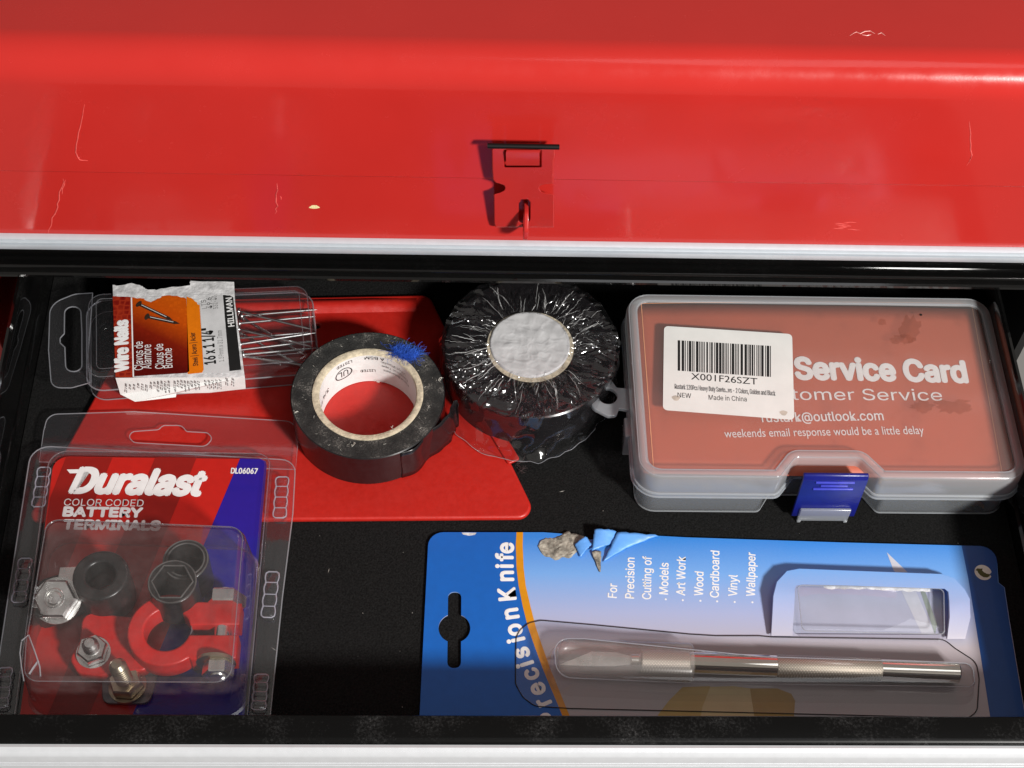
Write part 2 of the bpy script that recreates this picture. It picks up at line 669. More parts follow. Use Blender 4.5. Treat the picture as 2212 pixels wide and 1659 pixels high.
# front rounds over into a top that falls gently to the rear
cxy, czz = YL + Rr, z_top - Rr + 0.3
for k in range(0, 11):
    a = math.pi - (math.pi / 2 + 0.14) * k / 10
    prof.append((cxy + Rr * math.cos(a), czz + Rr * math.sin(a)))
ly, lz = prof[-1]
prof += [(110, lz - (110 - ly) * 0.14), (215, lz - 30), (215, z_seam), (213.6, z_seam), (213.6, lz - 31), (110, lz - (110 - ly) * 0.14 - 1.5), (ly, lz - 1.6), (YL + 1.4, z_arc - 6), (YL + 1.2, z_seam)]
lid = extrude_x('lid', prof, -214, 214, M['red'], chest, step=1, sharp=25)
for sx in (-214, 214):
    pf = [p for p in prof[:len(prof) - 6]]
    mk('lid_end', [Vector((sx, p[0], p[1])) for p in pf], [tuple(range(len(pf)))], M['red'], lid)
extrude_x('body_front', [(YB, zt0 - 0.5), (YB, z_seam + 3), (YB + 1.2, z_seam + 3), (YB + 1.2, zt0 - 0.5)], -212, 212, M['red'], chest)
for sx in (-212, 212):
    box('side_wall', min(sx, sx * 0.985), max(sx, sx * 0.985), 11.4, 214, -58, z_seam + 1, M['red'] if sx < 0 else M['dark'], chest)  # right wall coloured dark to paint in its shade; the left stays red
box('back_wall', -208, 208, 205, 206, -58, z_seam, M['dark'], chest)
box('bottom_panel', -208, 208, 20, 204, -59.5, -58, M['dark'], chest)
box('inner_tray_floor', -208, 208, 34, 204, 60, 61.5, M['dark'], chest)
# ribbed aluminium strip along the bottom edge of the body: three beads over a flat strip
H = zt1 - zt0
tp = [(YB - 0.1, zt0), (YB - 1.6, zt0), (YB - 2.0, zt0 + 0.4)]


def bead(z0, z1, y, d, n=5):
    return [(y - d * math.sin(math.pi * k / n), z0 + (z1 - z0) * k / n) for k in range(n + 1)]


tp += [(YB - 2.0, zt0 + H * 0.40)] + [(YB - 0.7, zt0 + H * 0.41)] + bead(zt0 + H * 0.48, zt0 + H * 0.68, YB - 0.7, 1.5) + bead(zt0 + H * 0.76, zt0 + H * 0.99, YB - 0.7, 1.7) + [(YB - 0.1, zt1)]
extrude_x('trim_strip', tp, -212, 212, M['alu'], chest, sharp=60)
# black frame over the drawer opening
zr1 = zt(588, 14.0)
zr0 = zt(612, 14.0)
box('frame_panel', -208, 208, 19, 20.2, zr0 + 2, zt0 + 6, M['black_paint'], chest, bev=0.5)
box('frame_ledge', -208, 208, 10.5, 19, zt0 + 1.0, zt0 + 2.2, M['dark'], chest)
rp = [(18.9, zr1), (15.2, zr1 + 0.2)]
rp += [(14.8 - 0.8 * math.sin(a), zr1 - 0.9 + 0.9 * math.cos(a)) for a in (0.3, 0.8, 1.3, 1.57)]
rp += [(14.6, zr1 - 1.8), (14.6, zr0 + 2.2), (13.7, zr0 + 1.7), (13.7, zr0 + 0.5), (14.4, zr0), (18.9, zr0), ]
extrude_x('frame_rail', rp, -207.5, 207.5, M['black_paint'], chest, sharp=40)
# dents and scuffs: the light they reflect, painted as paler ribbons
M['scuff_glint'] = plain('scuff_glint_enamel', 'E0605A', 0.25, var=0.2, vscale=800)
M['scuff_glint_pale'] = plain('dent_glint', 'F0B0A8', 0.25, var=0.2, vscale=800)
M['chip'] = plain('bare_chip', 'E6D6A0', 0.7, var=0.2, vscale=1500)


def scuff_glint(pts, y, r=0.28, sc=1.0):
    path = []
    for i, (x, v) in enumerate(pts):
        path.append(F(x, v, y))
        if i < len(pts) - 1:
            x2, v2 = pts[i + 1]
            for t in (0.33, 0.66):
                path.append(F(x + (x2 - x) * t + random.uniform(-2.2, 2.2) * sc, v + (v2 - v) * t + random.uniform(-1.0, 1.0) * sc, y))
    o = tube('scuff_glint', path, r, M['scuff_glint'], chest, n=5, taper=lambda t: 0.35 + 0.8 * math.sin(math.pi * t) ** 0.7)
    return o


scuff_glint([(183, 225), (176, 262), (168, 300), (164, 330), (172, 345), (190, 347)], YL, 0.20, 0.6)
scuff_glint([(136, 386), (132, 408), (128, 432), (122, 455), (112, 480), (104, 504)], YB, 0.24, 1.6)
scuff_glint([(142, 388), (136, 405), (134, 420)], YB, 0.18)
scuff_glint([(598, 396), (596, 420), (600, 445), (594, 462)], YB, 0.22, 1.5)
scuff_glint([(605, 424), (607, 432)], YB, 0.2)
scuff_glint([(2094, 262), (2096, 300), (2100, 335), (2088, 358)], YL, 0.16, 1.0)
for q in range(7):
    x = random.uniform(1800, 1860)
    scuff_glint([(x, 480 + q * 2.6), (x + random.uniform(14, 34), 481 + q * 2.6)], YB, 0.10)
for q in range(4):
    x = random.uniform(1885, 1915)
    scuff_glint([(x, 532 + q * 2.4), (x + random.uniform(14, 30), 533 + q * 2.4)], YB, 0.10)


def lidtop(px, py):
    z = lz
    for _ in range(6):
        p = P(px, py, z)
        z = lz - (p.y - ly) * 0.14
    return P(px, py, z)


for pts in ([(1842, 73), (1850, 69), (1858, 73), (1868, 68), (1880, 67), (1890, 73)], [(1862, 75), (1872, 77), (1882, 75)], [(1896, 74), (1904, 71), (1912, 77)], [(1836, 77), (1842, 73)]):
    tube('scuff_glint', [lidtop(*q) for q in pts], 0.16, M['scuff_glint_pale'], chest, n=5, taper=lambda t: 0.4 + 0.8 * math.sin(math.pi * t))
pc = [F(668 + 11 + 11 * math.cos(t) * (1 + 0.25 * math.sin(3 * t)), 447 + 4 * math.sin(t), YB - 0.06) for t in [k * 0.52 for k in range(12)]]
mk('paint_chip', pc, [tuple(range(12))], M['chip'], chest)

# ---- hasp on the lid
yt, ybm = 1.6, 7.0                                   # the plate leans back in towards the body
zA, zB = h7(800, 260, yt).z, h7(800, 1310, ybm).z


def yz_of(v):
    t = (v - 280) / (1310 - 280)
    return yt + (ybm - yt) * min(1.1, max(-0.1, t))


def hp(u, v, dy=0.0):
    return h7(u, v, yz_of(v) + dy)


outl = [(455, 285), (1275, 285), (1275, 400), (1262, 420), (1258, 735), (1170, 742), (1085, 762), (1068, 800), (1095, 842), (1165, 870), (1262, 880), (1265, 1310), (500, 1310), (485, 1240), (480, 880), (560, 858), (615, 830), (628, 795), (612, 762), (560, 742), (500, 725), (470, 690), (460, 560)]
win = [(618, 300), (1100, 300), (1100, 528), (618, 528)]
slot = fillet([(805, 945), (955, 945), (955, 1230), (805, 1270)], 50, 4)


def hplate(name, loops, t, mat, parent):
    V, Fc = shape_mesh([[Vector((a, -b)) for a, b in lp] for lp in loops], 0.0)
    n = len(V)
    W = [hp(v.x, -v.y) for v in V] + [hp(v.x, -v.y, t) for v in V]
    ed = {}
    for f in Fc:
        for i in range(len(f)):
            e = (f[i], f[(i + 1) % len(f)])
            ed[e] = 1
    F2 = list(Fc) + [tuple(q + n for q in f[::-1]) for f in Fc]
    for (a, b) in ed:
        if (b, a) not in ed:
            F2.append((b, a, a + n, b + n))
    return mk(name, W, F2, mat, parent)


plate = hplate('hasp_plate', [outl, win, [tuple(p) for p in slot]], 1.3, M['red_hasp'], lid)
bv = plate.modifiers.new('edge', 'BEVEL')
bv.width = 0.00045
bv.segments = 2
bv.limit_method = 'ANGLE'
M['pin'] = plain('black_pin', (0.004, 0.004, 0.004), 0.5, spec=0.2)
pin = tube('hinge_pin', [h7(395, 245, 2.2), h7(1335, 262, 2.2)], 0.95, M['pin'], lid, n=12)
# knuckle leaf fixed to the lid and curled round the pin
kn = []
for u in (640, 1075):
    a, b = h7(u, 215, YL - 0.4), h7(u, 262, 1.2)
    c = h7(u, 470, 3.4)
    kn.append([Vector((a.x, YL - 0.2, a.z)), Vector((a.x, 4.6, a.z + 0.5)), Vector((a.x, 2.0, a.z - 0.3)), Vector((a.x, 0.6, b.z - 0.9)), Vector((b.x, 0.5, b.z - 2.2)), Vector((c.x, 2.2, c.z)), Vector((c.x, 4.2, c.z - 0.2)), Vector((c.x, 5.6, c.z + 1.2)), Vector((c.x, YL - 0.1, c.z + 2.5))])
loft('hinge_knuckle', kn, M['red_hasp'], lid, cap0=True, cap1=True, smooth=True, sharp=60)
st = []
s0, s1 = h7(880, 955, YB), h7(880, 1230, YB)
zc, hh = (s0.z + s1.z) / 2, (s0.z - s1.z) / 2
xs = s0.x + 0.6
V, Fc = shape_mesh([fillet([(0, -hh - 0.6), (8, -hh - 0.6), (11, -hh * 0.55), (11, hh * 0.3), (7, hh + 0.4), (0, hh + 0.4)], 2.6, 5), fillet([(2.4, -hh * 0.55), (7.2, -hh * 0.6), (8.4, -hh * 0.2), (8.2, hh * 0.25), (6, hh * 0.6), (2.4, hh * 0.6)], 1.2, 4)], 1.5, 0.2)
mk('staple', [Vector((xs + v.z, YB - v.x, zc + v.y)) for v in V], Fc, M['red_hasp'], chest, True, sharp=40)

# ================================================================== drawer
YF, ZF = -161.8, 40.0                    # inner edge and height of the drawer front
drw = thing('drawer', 'open black steel drawer with dusty front rail and ribbed pale trim', 'drawer', (0, -60, -2))
box('floor_pan', -199, 199, YF - 0.5, 120, -3.0, -1.6, M['black_paint'], drw)
box('liner', -195.2, 195.2, YF + 0.4, 119, -1.5, 0.0, M['liner'], drw)
for s in (-1, 1):
    pf = [(195.4, -1.2), (195.4, 8), (196.4, 9), (196.4, 13), (195.4, 14), (195.4, 34.6), (195.8, 35.8), (196.8, 36.4), (198.0, 36.0), (198.4, 34.8), (197.8, 33.8), (196.6, 33.4), (196.6, -1.2)]
    rings = [[Vector((s * a, y, b)) for a, b in pf] for y in (YF - 0.2, 120)]
    loft('side_wall', rings, M['black_paint'], drw, cap0=True, cap1=True, smooth=True, sharp=35)
box('back_wall', -197, 197, 119.2, 120.2, -1.2, 28, M['black_paint'], drw)
YO = P(1106, 1606, ZF).y
fp = [(YF, -1.4), (YF, ZF - 0.7), (YF - 0.5, ZF), (YO + 2.2, ZF + 0.1), (YO + 0.9, ZF - 0.2), (YO + 0.2, ZF - 1.0), (YO, ZF - 2.2), (YO, -6), (YO + 1.2, -6), (YO + 1.2, -1.4)]
extrude_x('front_rail', fp, -211, 211, M['rail'], drw, sharp=40)
# pale trim on the drawer front: soft top edge, flat, then fine grooves
tz = ZF - 1.0
ft = [(YO - 0.1, tz), (YO - 1.2, tz + 0.3), (YO - 2.6, tz - 0.2), (YO - 3.4, tz - 1.4), (YO - 3.6, tz - 2.6)]
zz = tz - 6.6
ft.append((YO - 3.7, zz))
for k in range(4):
    ft += [(YO - 2.9, zz - 0.15), (YO - 2.9, zz - 0.75)] + [(YO - 3.75, zz - 1.0), (YO - 3.8, zz - 1.9 - (2.0 if k == 1 else 0))]
    zz -= 2.0 + (2.0 if k == 1 else 0)
ft += [(YO - 3.6, -6), (YO - 0.1, -6)]
extrude_x('front_trim', ft, -211, 211, M['alu_front'], drw, sharp=30)

# crumbs and lint on the liner
M['crumb'] = plain('pale_crumb', (0.35, 0.33, 0.30), 0.9, var=0.3)
random.seed(31)
V, Fc = [], []
for i in range(140):
    p = Vector((random.uniform(-185, 185), random.uniform(-155, 20), 0.15))
    r_ = random.uniform(0.08, 0.28) * (1.8 if random.random() < 0.06 else 1)
    a_ = random.uniform(0, 6.28)
    l_ = random.choice([1, 1, 1.5, 5])
    e_ = Vector((math.cos(a_), math.sin(a_), 0)) * r_ * l_
    n_ = Vector((-math.sin(a_), math.cos(a_), 0)) * r_ * 0.7
    k = len(V)
    V += [p - e_, p + n_, p + e_, p - n_, p + Vector((0, 0, r_ * 0.9))]
    Fc += [(k, k + 1, k + 4), (k + 1, k + 2, k + 4), (k + 2, k + 3, k + 4), (k + 3, k, k + 4)]
cr_ = mk('crumbs', V, Fc, M['crumb'], drw)
cr_['kind'] = 'stuff'

# ================================================================== red plate
ZP = 2.6
rpl = thing('scraper_plate', 'flat red plastic trapezoid plate lying under the black tape roll', 'plastic plate', P(600, 1000, 0))
BR = c3(1585, 1500, ZP)
BL = P(63, 1122, ZP)
TL = P(322, 652, ZP)
TR = P(924, 640, ZP)
out = fillet([BL, BR, TR, TL], [3, 4.5, 4, 4], 8)
hole = c3(230, 320, ZP)
hol = [Vector((hole.x + 2.6 * math.cos(t), hole.y + 2.2 * math.sin(t))) for t in [k * math.pi / 8 for k in range(16)]]
pl = slab('plate', [out, hol], 0.05, ZP, M['red_plastic'], rpl, bev=1.0)
d = (TR - TL).normalized()
rid = []
for i in range(13):
    t = i / 12
    p = TL + (TR - TL) * (0.04 + 0.92 * t)
    rid.append([p + Vector((0, -0.5 - 7.5 * q / 6, 0.0)) + Vector((0, 0, 2.6 * min(1.0, 3 * math.sin(math.pi * max(0.02, min(0.98, t)))) * math.sin(math.pi * q / 6) - 0.05)) for q in range(7)])
loft('rear_ridge', rid, M['red_plastic'], rpl, closed=False, smooth=True)
a, b = c3(1300, 972, ZP), c3(1425, 1180, ZP)
nrm = Vector((-(b - a).y, (b - a).x, 0)).normalized()
lug = [a, b, b + nrm * 4.5, a + nrm * 4.5]
slab('edge_lug', [fillet(lug, 0.6, 3)], ZP - 0.3, ZP + 1.0, M['red_plastic'], rpl, bev=0.4)

# ================================================================== box of wire nails
ZN = 18.0
nb = thing('nail_box', 'small clear plastic clamshell of wire nails with torn orange label and hang tab', 'nail package', c1(1300, 500, 2.7))
top = [c1(590, 178, ZN), c1(2050, 118, ZN), c1(2098, 615, ZN), c1(592, 735, ZN)]
top = [Vector((p.x, p.y)) for p in top]
o0 = fillet(top, 5.5, 6)
o1 = inset(o0, -1.0)
lo = inset(o0, -1.6)
case = loft('case', [ring(lo, 2.8), ring(lo, 9.6), ring(inset(o0, -2.0), 9.8), ring(inset(o0, -2.0), 10.8), ring(o1, 11.0), ring(inset(o0, -0.4), 16.6), ring(inset(o0, 0.4), 17.6), ring(inset(o0, 1.6), ZN)], M['clear'], nb, cap0=True, cap1=True, smooth=True, sharp=50)
tube('rim', ring(o0, 16.9), 0.24, M['edge_soft'], case, n=6, closed=True)
tube('rim', ring(inset(o0, 3.2), ZN + 0.02), 0.16, M['edge_soft'], case, n=6, closed=True)
tube('rim', ring(inset(o0, -2.0), 10.3), 0.32, M['edge'], case, n=6, closed=True)
tube('rim', ring(lo, 3.1), 0.25, M['edge'], case, n=6, closed=True)
ZTB = 10.2
tab = [c1(620, 176, ZTB), c1(500, 184, ZTB), c1(335, 250, ZTB), c1(325, 560, ZTB), c1(345, 812, ZTB), c1(480, 812, ZTB), c1(602, 778, ZTB), c1(590, 600, ZTB)]
tab = fillet(tab, [0, 8, 10, 0, 9, 4, 0, 0], 6)
eh = [c1(432, 272, ZTB), c1(540, 266, ZTB), c1(548, 440, ZTB), c1(548, 703, ZTB), c1(440, 703, ZTB), c1(434, 540, ZTB), c1(402, 510, ZTB), c1(402, 480, ZTB), c1(430, 450, ZTB)]
eh = fillet(eh, [6, 6, 0, 6, 6, 0.5, 1.2, 1.2, 0.5], 5)
tb = slab('hang_tab', [tab, eh], ZTB - 0.2, ZTB + 0.2, M['clear'], nb)
tube('tab_edge', ring(tab, ZTB), 0.24, M['edge'], tb, n=6, closed=True)
tube('tab_edge', ring(eh, ZTB), 0.28, M['edge'], tb, n=6, closed=True)

# label: white torn paper under the printed layer
ZL = ZN + 0.15


def jag(pts, amp, n=5):
    o = []
    for i in range(len(pts) - 1):
        a, b = Vector(pts[i]), Vector(pts[i + 1])
        for k in range(n):
            t = k / n
            o.append(a + (b - a) * t + Vector((random.uniform(-amp, amp), random.uniform(-amp, amp), 0)) * (0 if (i == 0 and k == 0) else 1))
    o.append(Vector(pts[-1]))
    return o


M['torn'] = plain('torn_paper', (0.62, 0.62, 0.63), 0.9, var=0.35, vscale=260, bump=0.9, bscale=420)
L1 = lambda u, v, dz=0.0: c1(u, v, ZL + dz)
back = jag([L1(755, 122), L1(790, 126), L1(880, 112), L1(950, 128), L1(975, 150), L1(1050, 156), L1(1120, 138), L1(1270, 128), L1(1275, 96), L1(1568, 102)], 0.25, 4) + [L1(1575, 240), L1(1640, 742), L1(775, 742)]
lab = patch('label', back, M['torn'], nb)
lab['label'] = 'torn orange paper label with white backing'


def ptext(nm, s, u, v0, v1, cap, mat, par, dz=0.12, u1=None, bold=0.0, **k):
    """lettering that reads from the front of the drawer towards the rear"""
    return text(nm, s, c1(u, v0, ZL + dz), c1(u1 if u1 is not None else u, v1, ZL + dz), cap, mat, par, bold=bold, **k)


def scales(name, c0, c1_, rough=0.4, sc=420):
    mt, nt, b, _ = nodes(name)
    tc = N(nt, 'ShaderNodeTexCoord')
    vo = N(nt, 'ShaderNodeTexVoronoi', feature='DISTANCE_TO_EDGE')
    vo.inputs['Scale'].default_value = sc
    vo.inputs['Randomness'].default_value = 0.35
    nt.links.new(tc.outputs['Object'], vo.inputs['Vector'])
    r = ramp(nt, vo.outputs['Distance'], [(0.02, hexc(c0)), (0.22, hexc(c1_))])
    nt.links.new(r.outputs[0], b.inputs['Base Color'])
    b.inputs['Roughness'].default_value = rough
    return mt


def orange_fade(name):
    """orange that darkens to a scaly maroon towards the front left of the label: printed"""
    mt, nt, b, _ = nodes(name)
    tc = N(nt, 'ShaderNodeTexCoord')
    sx = N(nt, 'ShaderNodeSeparateXYZ')
    nt.links.new(tc.outputs['Object'], sx.inputs[0])
    ad = N(nt, 'ShaderNodeMath', operation='MULTIPLY_ADD')
    ad.inputs[1].default_value = 0.55
    nt.links.new(sx.outputs[0], ad.inputs[0])
    nt.links.new(sx.outputs[1], ad.inputs[2])
    mr = N(nt, 'ShaderNodeMapRange')
    mr.inputs['From Min'].default_value = -0.026
    mr.inputs['From Max'].default_value = 0.004
    nt.links.new(ad.outputs[0], mr.inputs[0])
    r = ramp(nt, mr.outputs[0], [(0.0, hexc('5E0C08')), (0.35, hexc('86200C')), (0.75, hexc('D2560C')), (1.0, hexc('DA600E'))])
    vo = N(nt, 'ShaderNodeTexVoronoi', feature='DISTANCE_TO_EDGE')
    vo.inputs['Scale'].default_value = 620
    vo.inputs['Randomness'].default_value = 0.2
    nt.links.new(tc.outputs['Object'], vo.inputs['Vector'])
    r2 = ramp(nt, vo.outputs['Distance'], [(0.02, (0.72, 0.66, 0.6)), (0.2, (1, 1, 1))])
    mx = N(nt, 'ShaderNodeMix', data_type='RGBA', blend_type='MULTIPLY')
    mx.inputs[0].default_value = 0.8
    nt.links.new(r.outputs[0], mx.inputs[6])
    nt.links.new(r2.outputs[0], mx.inputs[7])
    nt.links.new(mx.outputs[2], b.inputs['Base Color'])
    b.inputs['Roughness'].default_value = 0.35
    return mt


M['maroon'] = scales('maroon_scales', 'A03018', '7A140C')
M['fade'] = orange_fade('orange_fade')
M['orange'] = plain('orange_print', 'E0760F', 0.35, var=0.06, vscale=600)
M['lightgrey'] = plain('light_grey_print', (0.60, 0.60, 0.61), 0.4, var=0.1, vscale=150)
pr = lambda pts, dz: [L1(u, v, dz) for u, v in pts]
D1 = 0.08
patch('maroon_band', jag(pr([(755, 197), (800, 200), (880, 204)], D1), 0.12, 4) + pr([(893, 742), (775, 742)], D1), M['maroon'], lab)
patch('orange_field', jag(pr([(880, 204), (960, 214), (1010, 238), (1055, 215), (1095, 195), (1180, 192), (1248, 214)], D1), 0.3, 4) + pr([(1268, 700), (1252, 712), (893, 735)], D1), M['fade'], lab)
patch('orange_band', jag(pr([(1250, 200), (1290, 215), (1325, 250), (1338, 262)], D1), 0.3, 4) + pr([(1364, 690), (1355, 710), (1258, 720)], D1), M['orange'], lab)
patch('grey_band', jag(pr([(1340, 250), (1385, 218), (1440, 195), (1492, 188)], D1), 0.25, 4) + pr([(1535, 712), (1366, 712)], D1), M['lightgrey'], lab)
patch('black_band', jag(pr([(1494, 190), (1540, 194), (1562, 205)], D1), 0.2, 3) + pr([(1616, 690), (1538, 700)], D1), M['black_ink'], lab)
patch('rule', pr([(876, 206), (885, 206), (898, 738), (889, 738)], D1 + 0.05), M['white'], lab)
D2 = 0.14
ptext('lettering', 'Wire Nails', 857, 695, 358, 4.9, M['white'], lab, D2, 853, bold=0.045)
ptext('lettering', 'Clavos de', 958, 690, 500, 3.4, M['white'], lab, D2, 956)
ptext('lettering', 'Alambre', 1014, 682, 520, 3.4, M['white'], lab, D2, 1012)
ptext('lettering', 'Clous de', 1098, 680, 515, 3.4, M['white'], lab, D2, 1092)
ptext('lettering', 'Broche', 1156, 675, 545, 3.4, M['white'], lab, D2, 1150)
ptext('lettering', 'Steel | Acero | Acier', 1328, 662, 440, 2.0, M['black_ink'], lab, D2, 1306, bold=0.01)
ptext('lettering', '16 x 1 1/4"', 1446, 648, 408, 4.4, M['black_ink'], lab, D2, 1424, bold=0.018)
ptext('lettering', '1.59mm x 31.7mm', 1502, 635, 425, 2.0, M['grey_ink'], lab, D2, 1486)
ptext('lettering', 'HILLMAN', 1570, 398, 206, 2.4, M['white'], lab, D2, 1552, bold=0.02)
ptext('lettering', 'LTS', 1386, 280, 222, 2.0, M['grey_ink'], lab, D2, 1380)
ptext('lettering', '49.6', 1422, 278, 206, 2.0, M['black_ink'], lab, D2, 1416)
ptext('lettering', '532-40', 1462, 280, 195, 2.0, M['grey_ink'], lab, D2, 1450)


def nail_print(h, t, wd):
    a, b = L1(*h, D2), L1(*t, D2)
    e = (b - a).normalized()
    n = Vector((-e.y, e.x, 0))
    patch('nail_picture', [a + n * wd, a + (b - a) * 0.86 + n * wd, b, a + (b - a) * 0.86 - n * wd, a - n * wd], M['nailp'], lab)
    a2 = a + Vector((0, 0, 0.04))
    c = [a2 + e * (0.9 * math.cos(q)) + n * (1.7 * math.sin(q)) for q in [k * math.pi / 6 for k in range(12)]]
    patch('nail_picture', c, M['nailp'], lab)
    up = Vector((0, 0, 0.05))
    patch('nail_picture', [a + e * 1.2 + n * 0.3 + up, a + (b - a) * 0.8 + n * 0.3 + up, a + (b - a) * 0.8 + up, a + e * 1.2 + up], M['lightgrey'], lab)


M['nailp'] = plain('printed_nail', '33261E', 0.4, var=0.3, vscale=900)
nail_print((930, 250), (1160, 360), 0.75)
nail_print((985, 335), (1205, 382), 0.75)
# the label folds over the front edge and its end hangs loose with rows of small print
fr0 = [c1(774, 738, ZN - 0.2), c1(1640, 738, ZN - 0.2)]
flap = [c1(774, 745, ZN + 0.1), c1(1640, 735, ZN + 0.1), c1(1646, 818, 9.0), c1(1400, 845, 8.2), c1(1182, 850, 7.6), c1(1178, 874, 7.0), c1(905, 905, 6.0), c1(806, 855, 7.6)]
mk('label_end', flap, [tuple(range(8))], M['paper'], lab)


def flapmap(u, v):
    """a point on the hanging label end"""
    t = (v - 742) / (880 - 742)
    return c1(u, v, ZN + 0.1 - t * 11.3) + Vector((0, -0.35, 0.35))


def lines_print(u0, u1, n, v0, v1):
    V, Fc = [], []
    for i in range(n):
        u = u0 + (u1 - u0) * i / max(1, n - 1)
        v = v0 + random.uniform(0, 14)
        while v < v1 - random.uniform(0, 45):
            l = random.uniform(8, 26)
            wdt = 7
            k = len(V)
            V += [flapmap(u + 24 * (v - 742) / 140 * 0.3, v), flapmap(u + wdt + 24 * (v - 742) / 140 * 0.3, v), flapmap(u + wdt + 4, min(v + l, v1)), flapmap(u + 4, min(v + l, v1))]
            Fc.append((k, k + 1, k + 2, k + 3))
            v += l + 5
    return mk('small_print', V, Fc, M['grey_ink'], lab)


lines_print(842, 980, 6, 778, 858)
lines_print(1010, 1130, 6, 762, 845)
lines_print(1170, 1330, 8, 756, 838)
lines_print(1375, 1475, 5, 755, 820)
lines_print(1520, 1560, 2, 742, 806)
# loose nails inside the case
nails = [(1600, 300, 1985, 395, 12.5), (1605, 380, 1990, 345, 9), (1600, 420, 1960, 505, 12), (1590, 480, 1975, 450, 8), (1610, 520, 1940, 470, 14), (1640, 350, 1990, 560, 6), (1600, 560, 1930, 520, 10), (1630, 590, 1960, 560, 8), (1620, 450, 1970, 640, 6), (1610, 600, 1900, 640, 7), (1400, 520, 1720, 610, 6), (1620, 330, 1980, 300, 7)]
proto = None
M['nail_steel'] = plain('dull_nail_steel', (0.50, 0.50, 0.50), 0.3, metal=1.0, var=0.2)
for i, (u0, v0, u1, v1, z) in enumerate(nails):
    a, b = c1(u0, v0, z), c1(u1, v1, z - 1.5)
    e = (b - a).normalized()
    if proto is None:
        wn = thing('wire_nail', 'x', 'nail', (0, 0, 0))
        lathe('shank', [(0.5, 0.4), (0.5, 28.6), (0.02, 31.4)], (0, 0, 0), M['nail_steel'], wn, n=10, axis=(1, 0, 0), cap0=True, cap1=True)
        lathe('head', [(0.3, -0.5), (1.5, -0.5), (1.6, 0.0), (1.5, 0.25), (0.62, 0.5)], (0, 0, 0), M['nail_steel'], wn, n=14, axis=(1, 0, 0), cap0=True, cap1=True)
        proto = wn
    else:
        wn = proto.copy()
        COL.objects.link(wn)
        for ch in [c for c in bpy.data.objects if c.parent == proto]:
            cc = ch.copy()
            cc.parent = wn
            COL.objects.link(cc)
    tag(wn, 'loose silver wire nail inside the clear box with the orange label', 'nail', 'wire nails in the clear box')
    wn.location = a * 0.001
    wn.rotation_euler = e.to_track_quat('X', 'Z').to_euler()

# ================================================================== electrical tape with printed core
ZT0, HT = ZP + 0.1, 18.6
ZT = ZT0 + HT
tl, tr_ = P(628, 855, ZT), P(960, 855, ZT)
tt, tbm = P(795, 716, ZT), P(795, 993, ZT)
TC = Vector(((tl.x + tr_.x) / 2, (tt.y + tbm.y) / 2, ZT0))
RT = ((tr_.x - tl.x) + (tt.y - tbm.y)) / 4
tp1 = thing('electrical_tape', 'opened roll of black electrical tape with white printed core on the red plate', 'tape', TC)


def dusty_tape(name):
    mt, nt, b, _ = nodes(name)
    n = noise_tex(nt, 1500, 6, 0.7)
    n2 = noise_tex(nt, 160, 4)
    mu = N(nt, 'ShaderNodeMath', operation='MULTIPLY')
    nt.links.new(n.outputs[0], mu.inputs[0])
    nt.links.new(n2.outputs[0], mu.inputs[1])
    r = ramp(nt, mu.outputs[0], [(0.16, (0.006, 0.006, 0.006)), (0.30, (0.03, 0.03, 0.028)), (0.46, (0.22, 0.21, 0.19))])
    nt.links.new(r.outputs[0], b.inputs['Base Color'])
    b.inputs['Roughness'].default_value = 0.75
    bumpy(nt, b, n.outputs[0], 0.7)
    return mt


M['dusty_tape'] = dusty_tape('dusty_tape_face')
RC = 21.8
lathe('tape_winding', [(RT, 0.3), (RT + 0.1, 9), (RT, HT - 0.3), (RT - 0.4, HT)], TC, M['tape'], tp1, n=128)
lathe('tape_face', [(RT - 0.4, HT), (26, HT + 0.06), (RC, HT - 0.1)], TC, M['dusty_tape'], tp1, n=128)
lathe('under_face', [(RT, 0.3), (RC, 0.2)], TC, M['dusty_tape'], tp1, n=64)
core = lathe('core', [(RC, 0.1), (RC, HT + 0.25), (RC - 0.5, HT + 0.4), (20.0, HT + 0.35), (19.4, HT + 0.1), (19.0, HT - 0.6)], TC, M['cream'], tp1, n=128)
lathe('core_lining', [(19.0, HT - 0.6), (19.0, 0.1)], TC, M['paper'], tp1, n=128)


def cyl(a0, z0, s=1.0):
    def g(x, y):
        a = a0 - x * s / 18.9
        return TC + Vector((18.86 * math.cos(a), 18.86 * math.sin(a), z0 + y))
    return g


R = math.radians
# lettering inside the core stands upside down
def inv(a0, z0):
    def g(x, y):
        a = a0 + x / 18.8
        return TC + Vector((18.8 * math.cos(a), 18.8 * math.sin(a), z0 - y))
    return g


Z3 = Vector((0, 0, 0))
text('core_print', 'UL', Z3, (4.5, 0, 0), 3.6, M['black_ink'], core, mapf=inv(R(118), 11.8))
ringp = []
for k in range(33):
    t = 2 * math.pi * k / 32
    ringp.append((2.2 + 4.0 * math.cos(t), 1.8 + 3.4 * math.sin(t)))
V, Fc = [], []
for k in range(33):
    cx_, cy_ = ringp[k]
    for q in (1.0, 0.88):
        V.append(inv(R(118), 11.8)(2.2 + (cx_ - 2.2) * q, 1.8 + (cy_ - 1.8) * q))
for k in range(32):
    Fc.append((2 * k, 2 * k + 2, 2 * k + 3, 2 * k + 1))
mk('core_print', V, Fc, M['black_ink'], core)
text('core_print', 'LISTED', Z3, (7, 0, 0), 1.7, M['black_ink'], core, mapf=inv(R(112), 16.8))
text('core_print', 'A BSM', Z3, (8, 0, 0), 1.9, M['black_ink'], core, mapf=inv(R(72), 17.4))
text('core_print', 'LISTED', Z3, (6, 0, 0), 1.7, M['black_ink'], core, mapf=inv(R(84), 8.6))
text('core_print', 'Vinyl Plastic', Z3, (12, 0, 0), 1.5, M['grey_ink'], core, mapf=inv(R(40), 15.0))
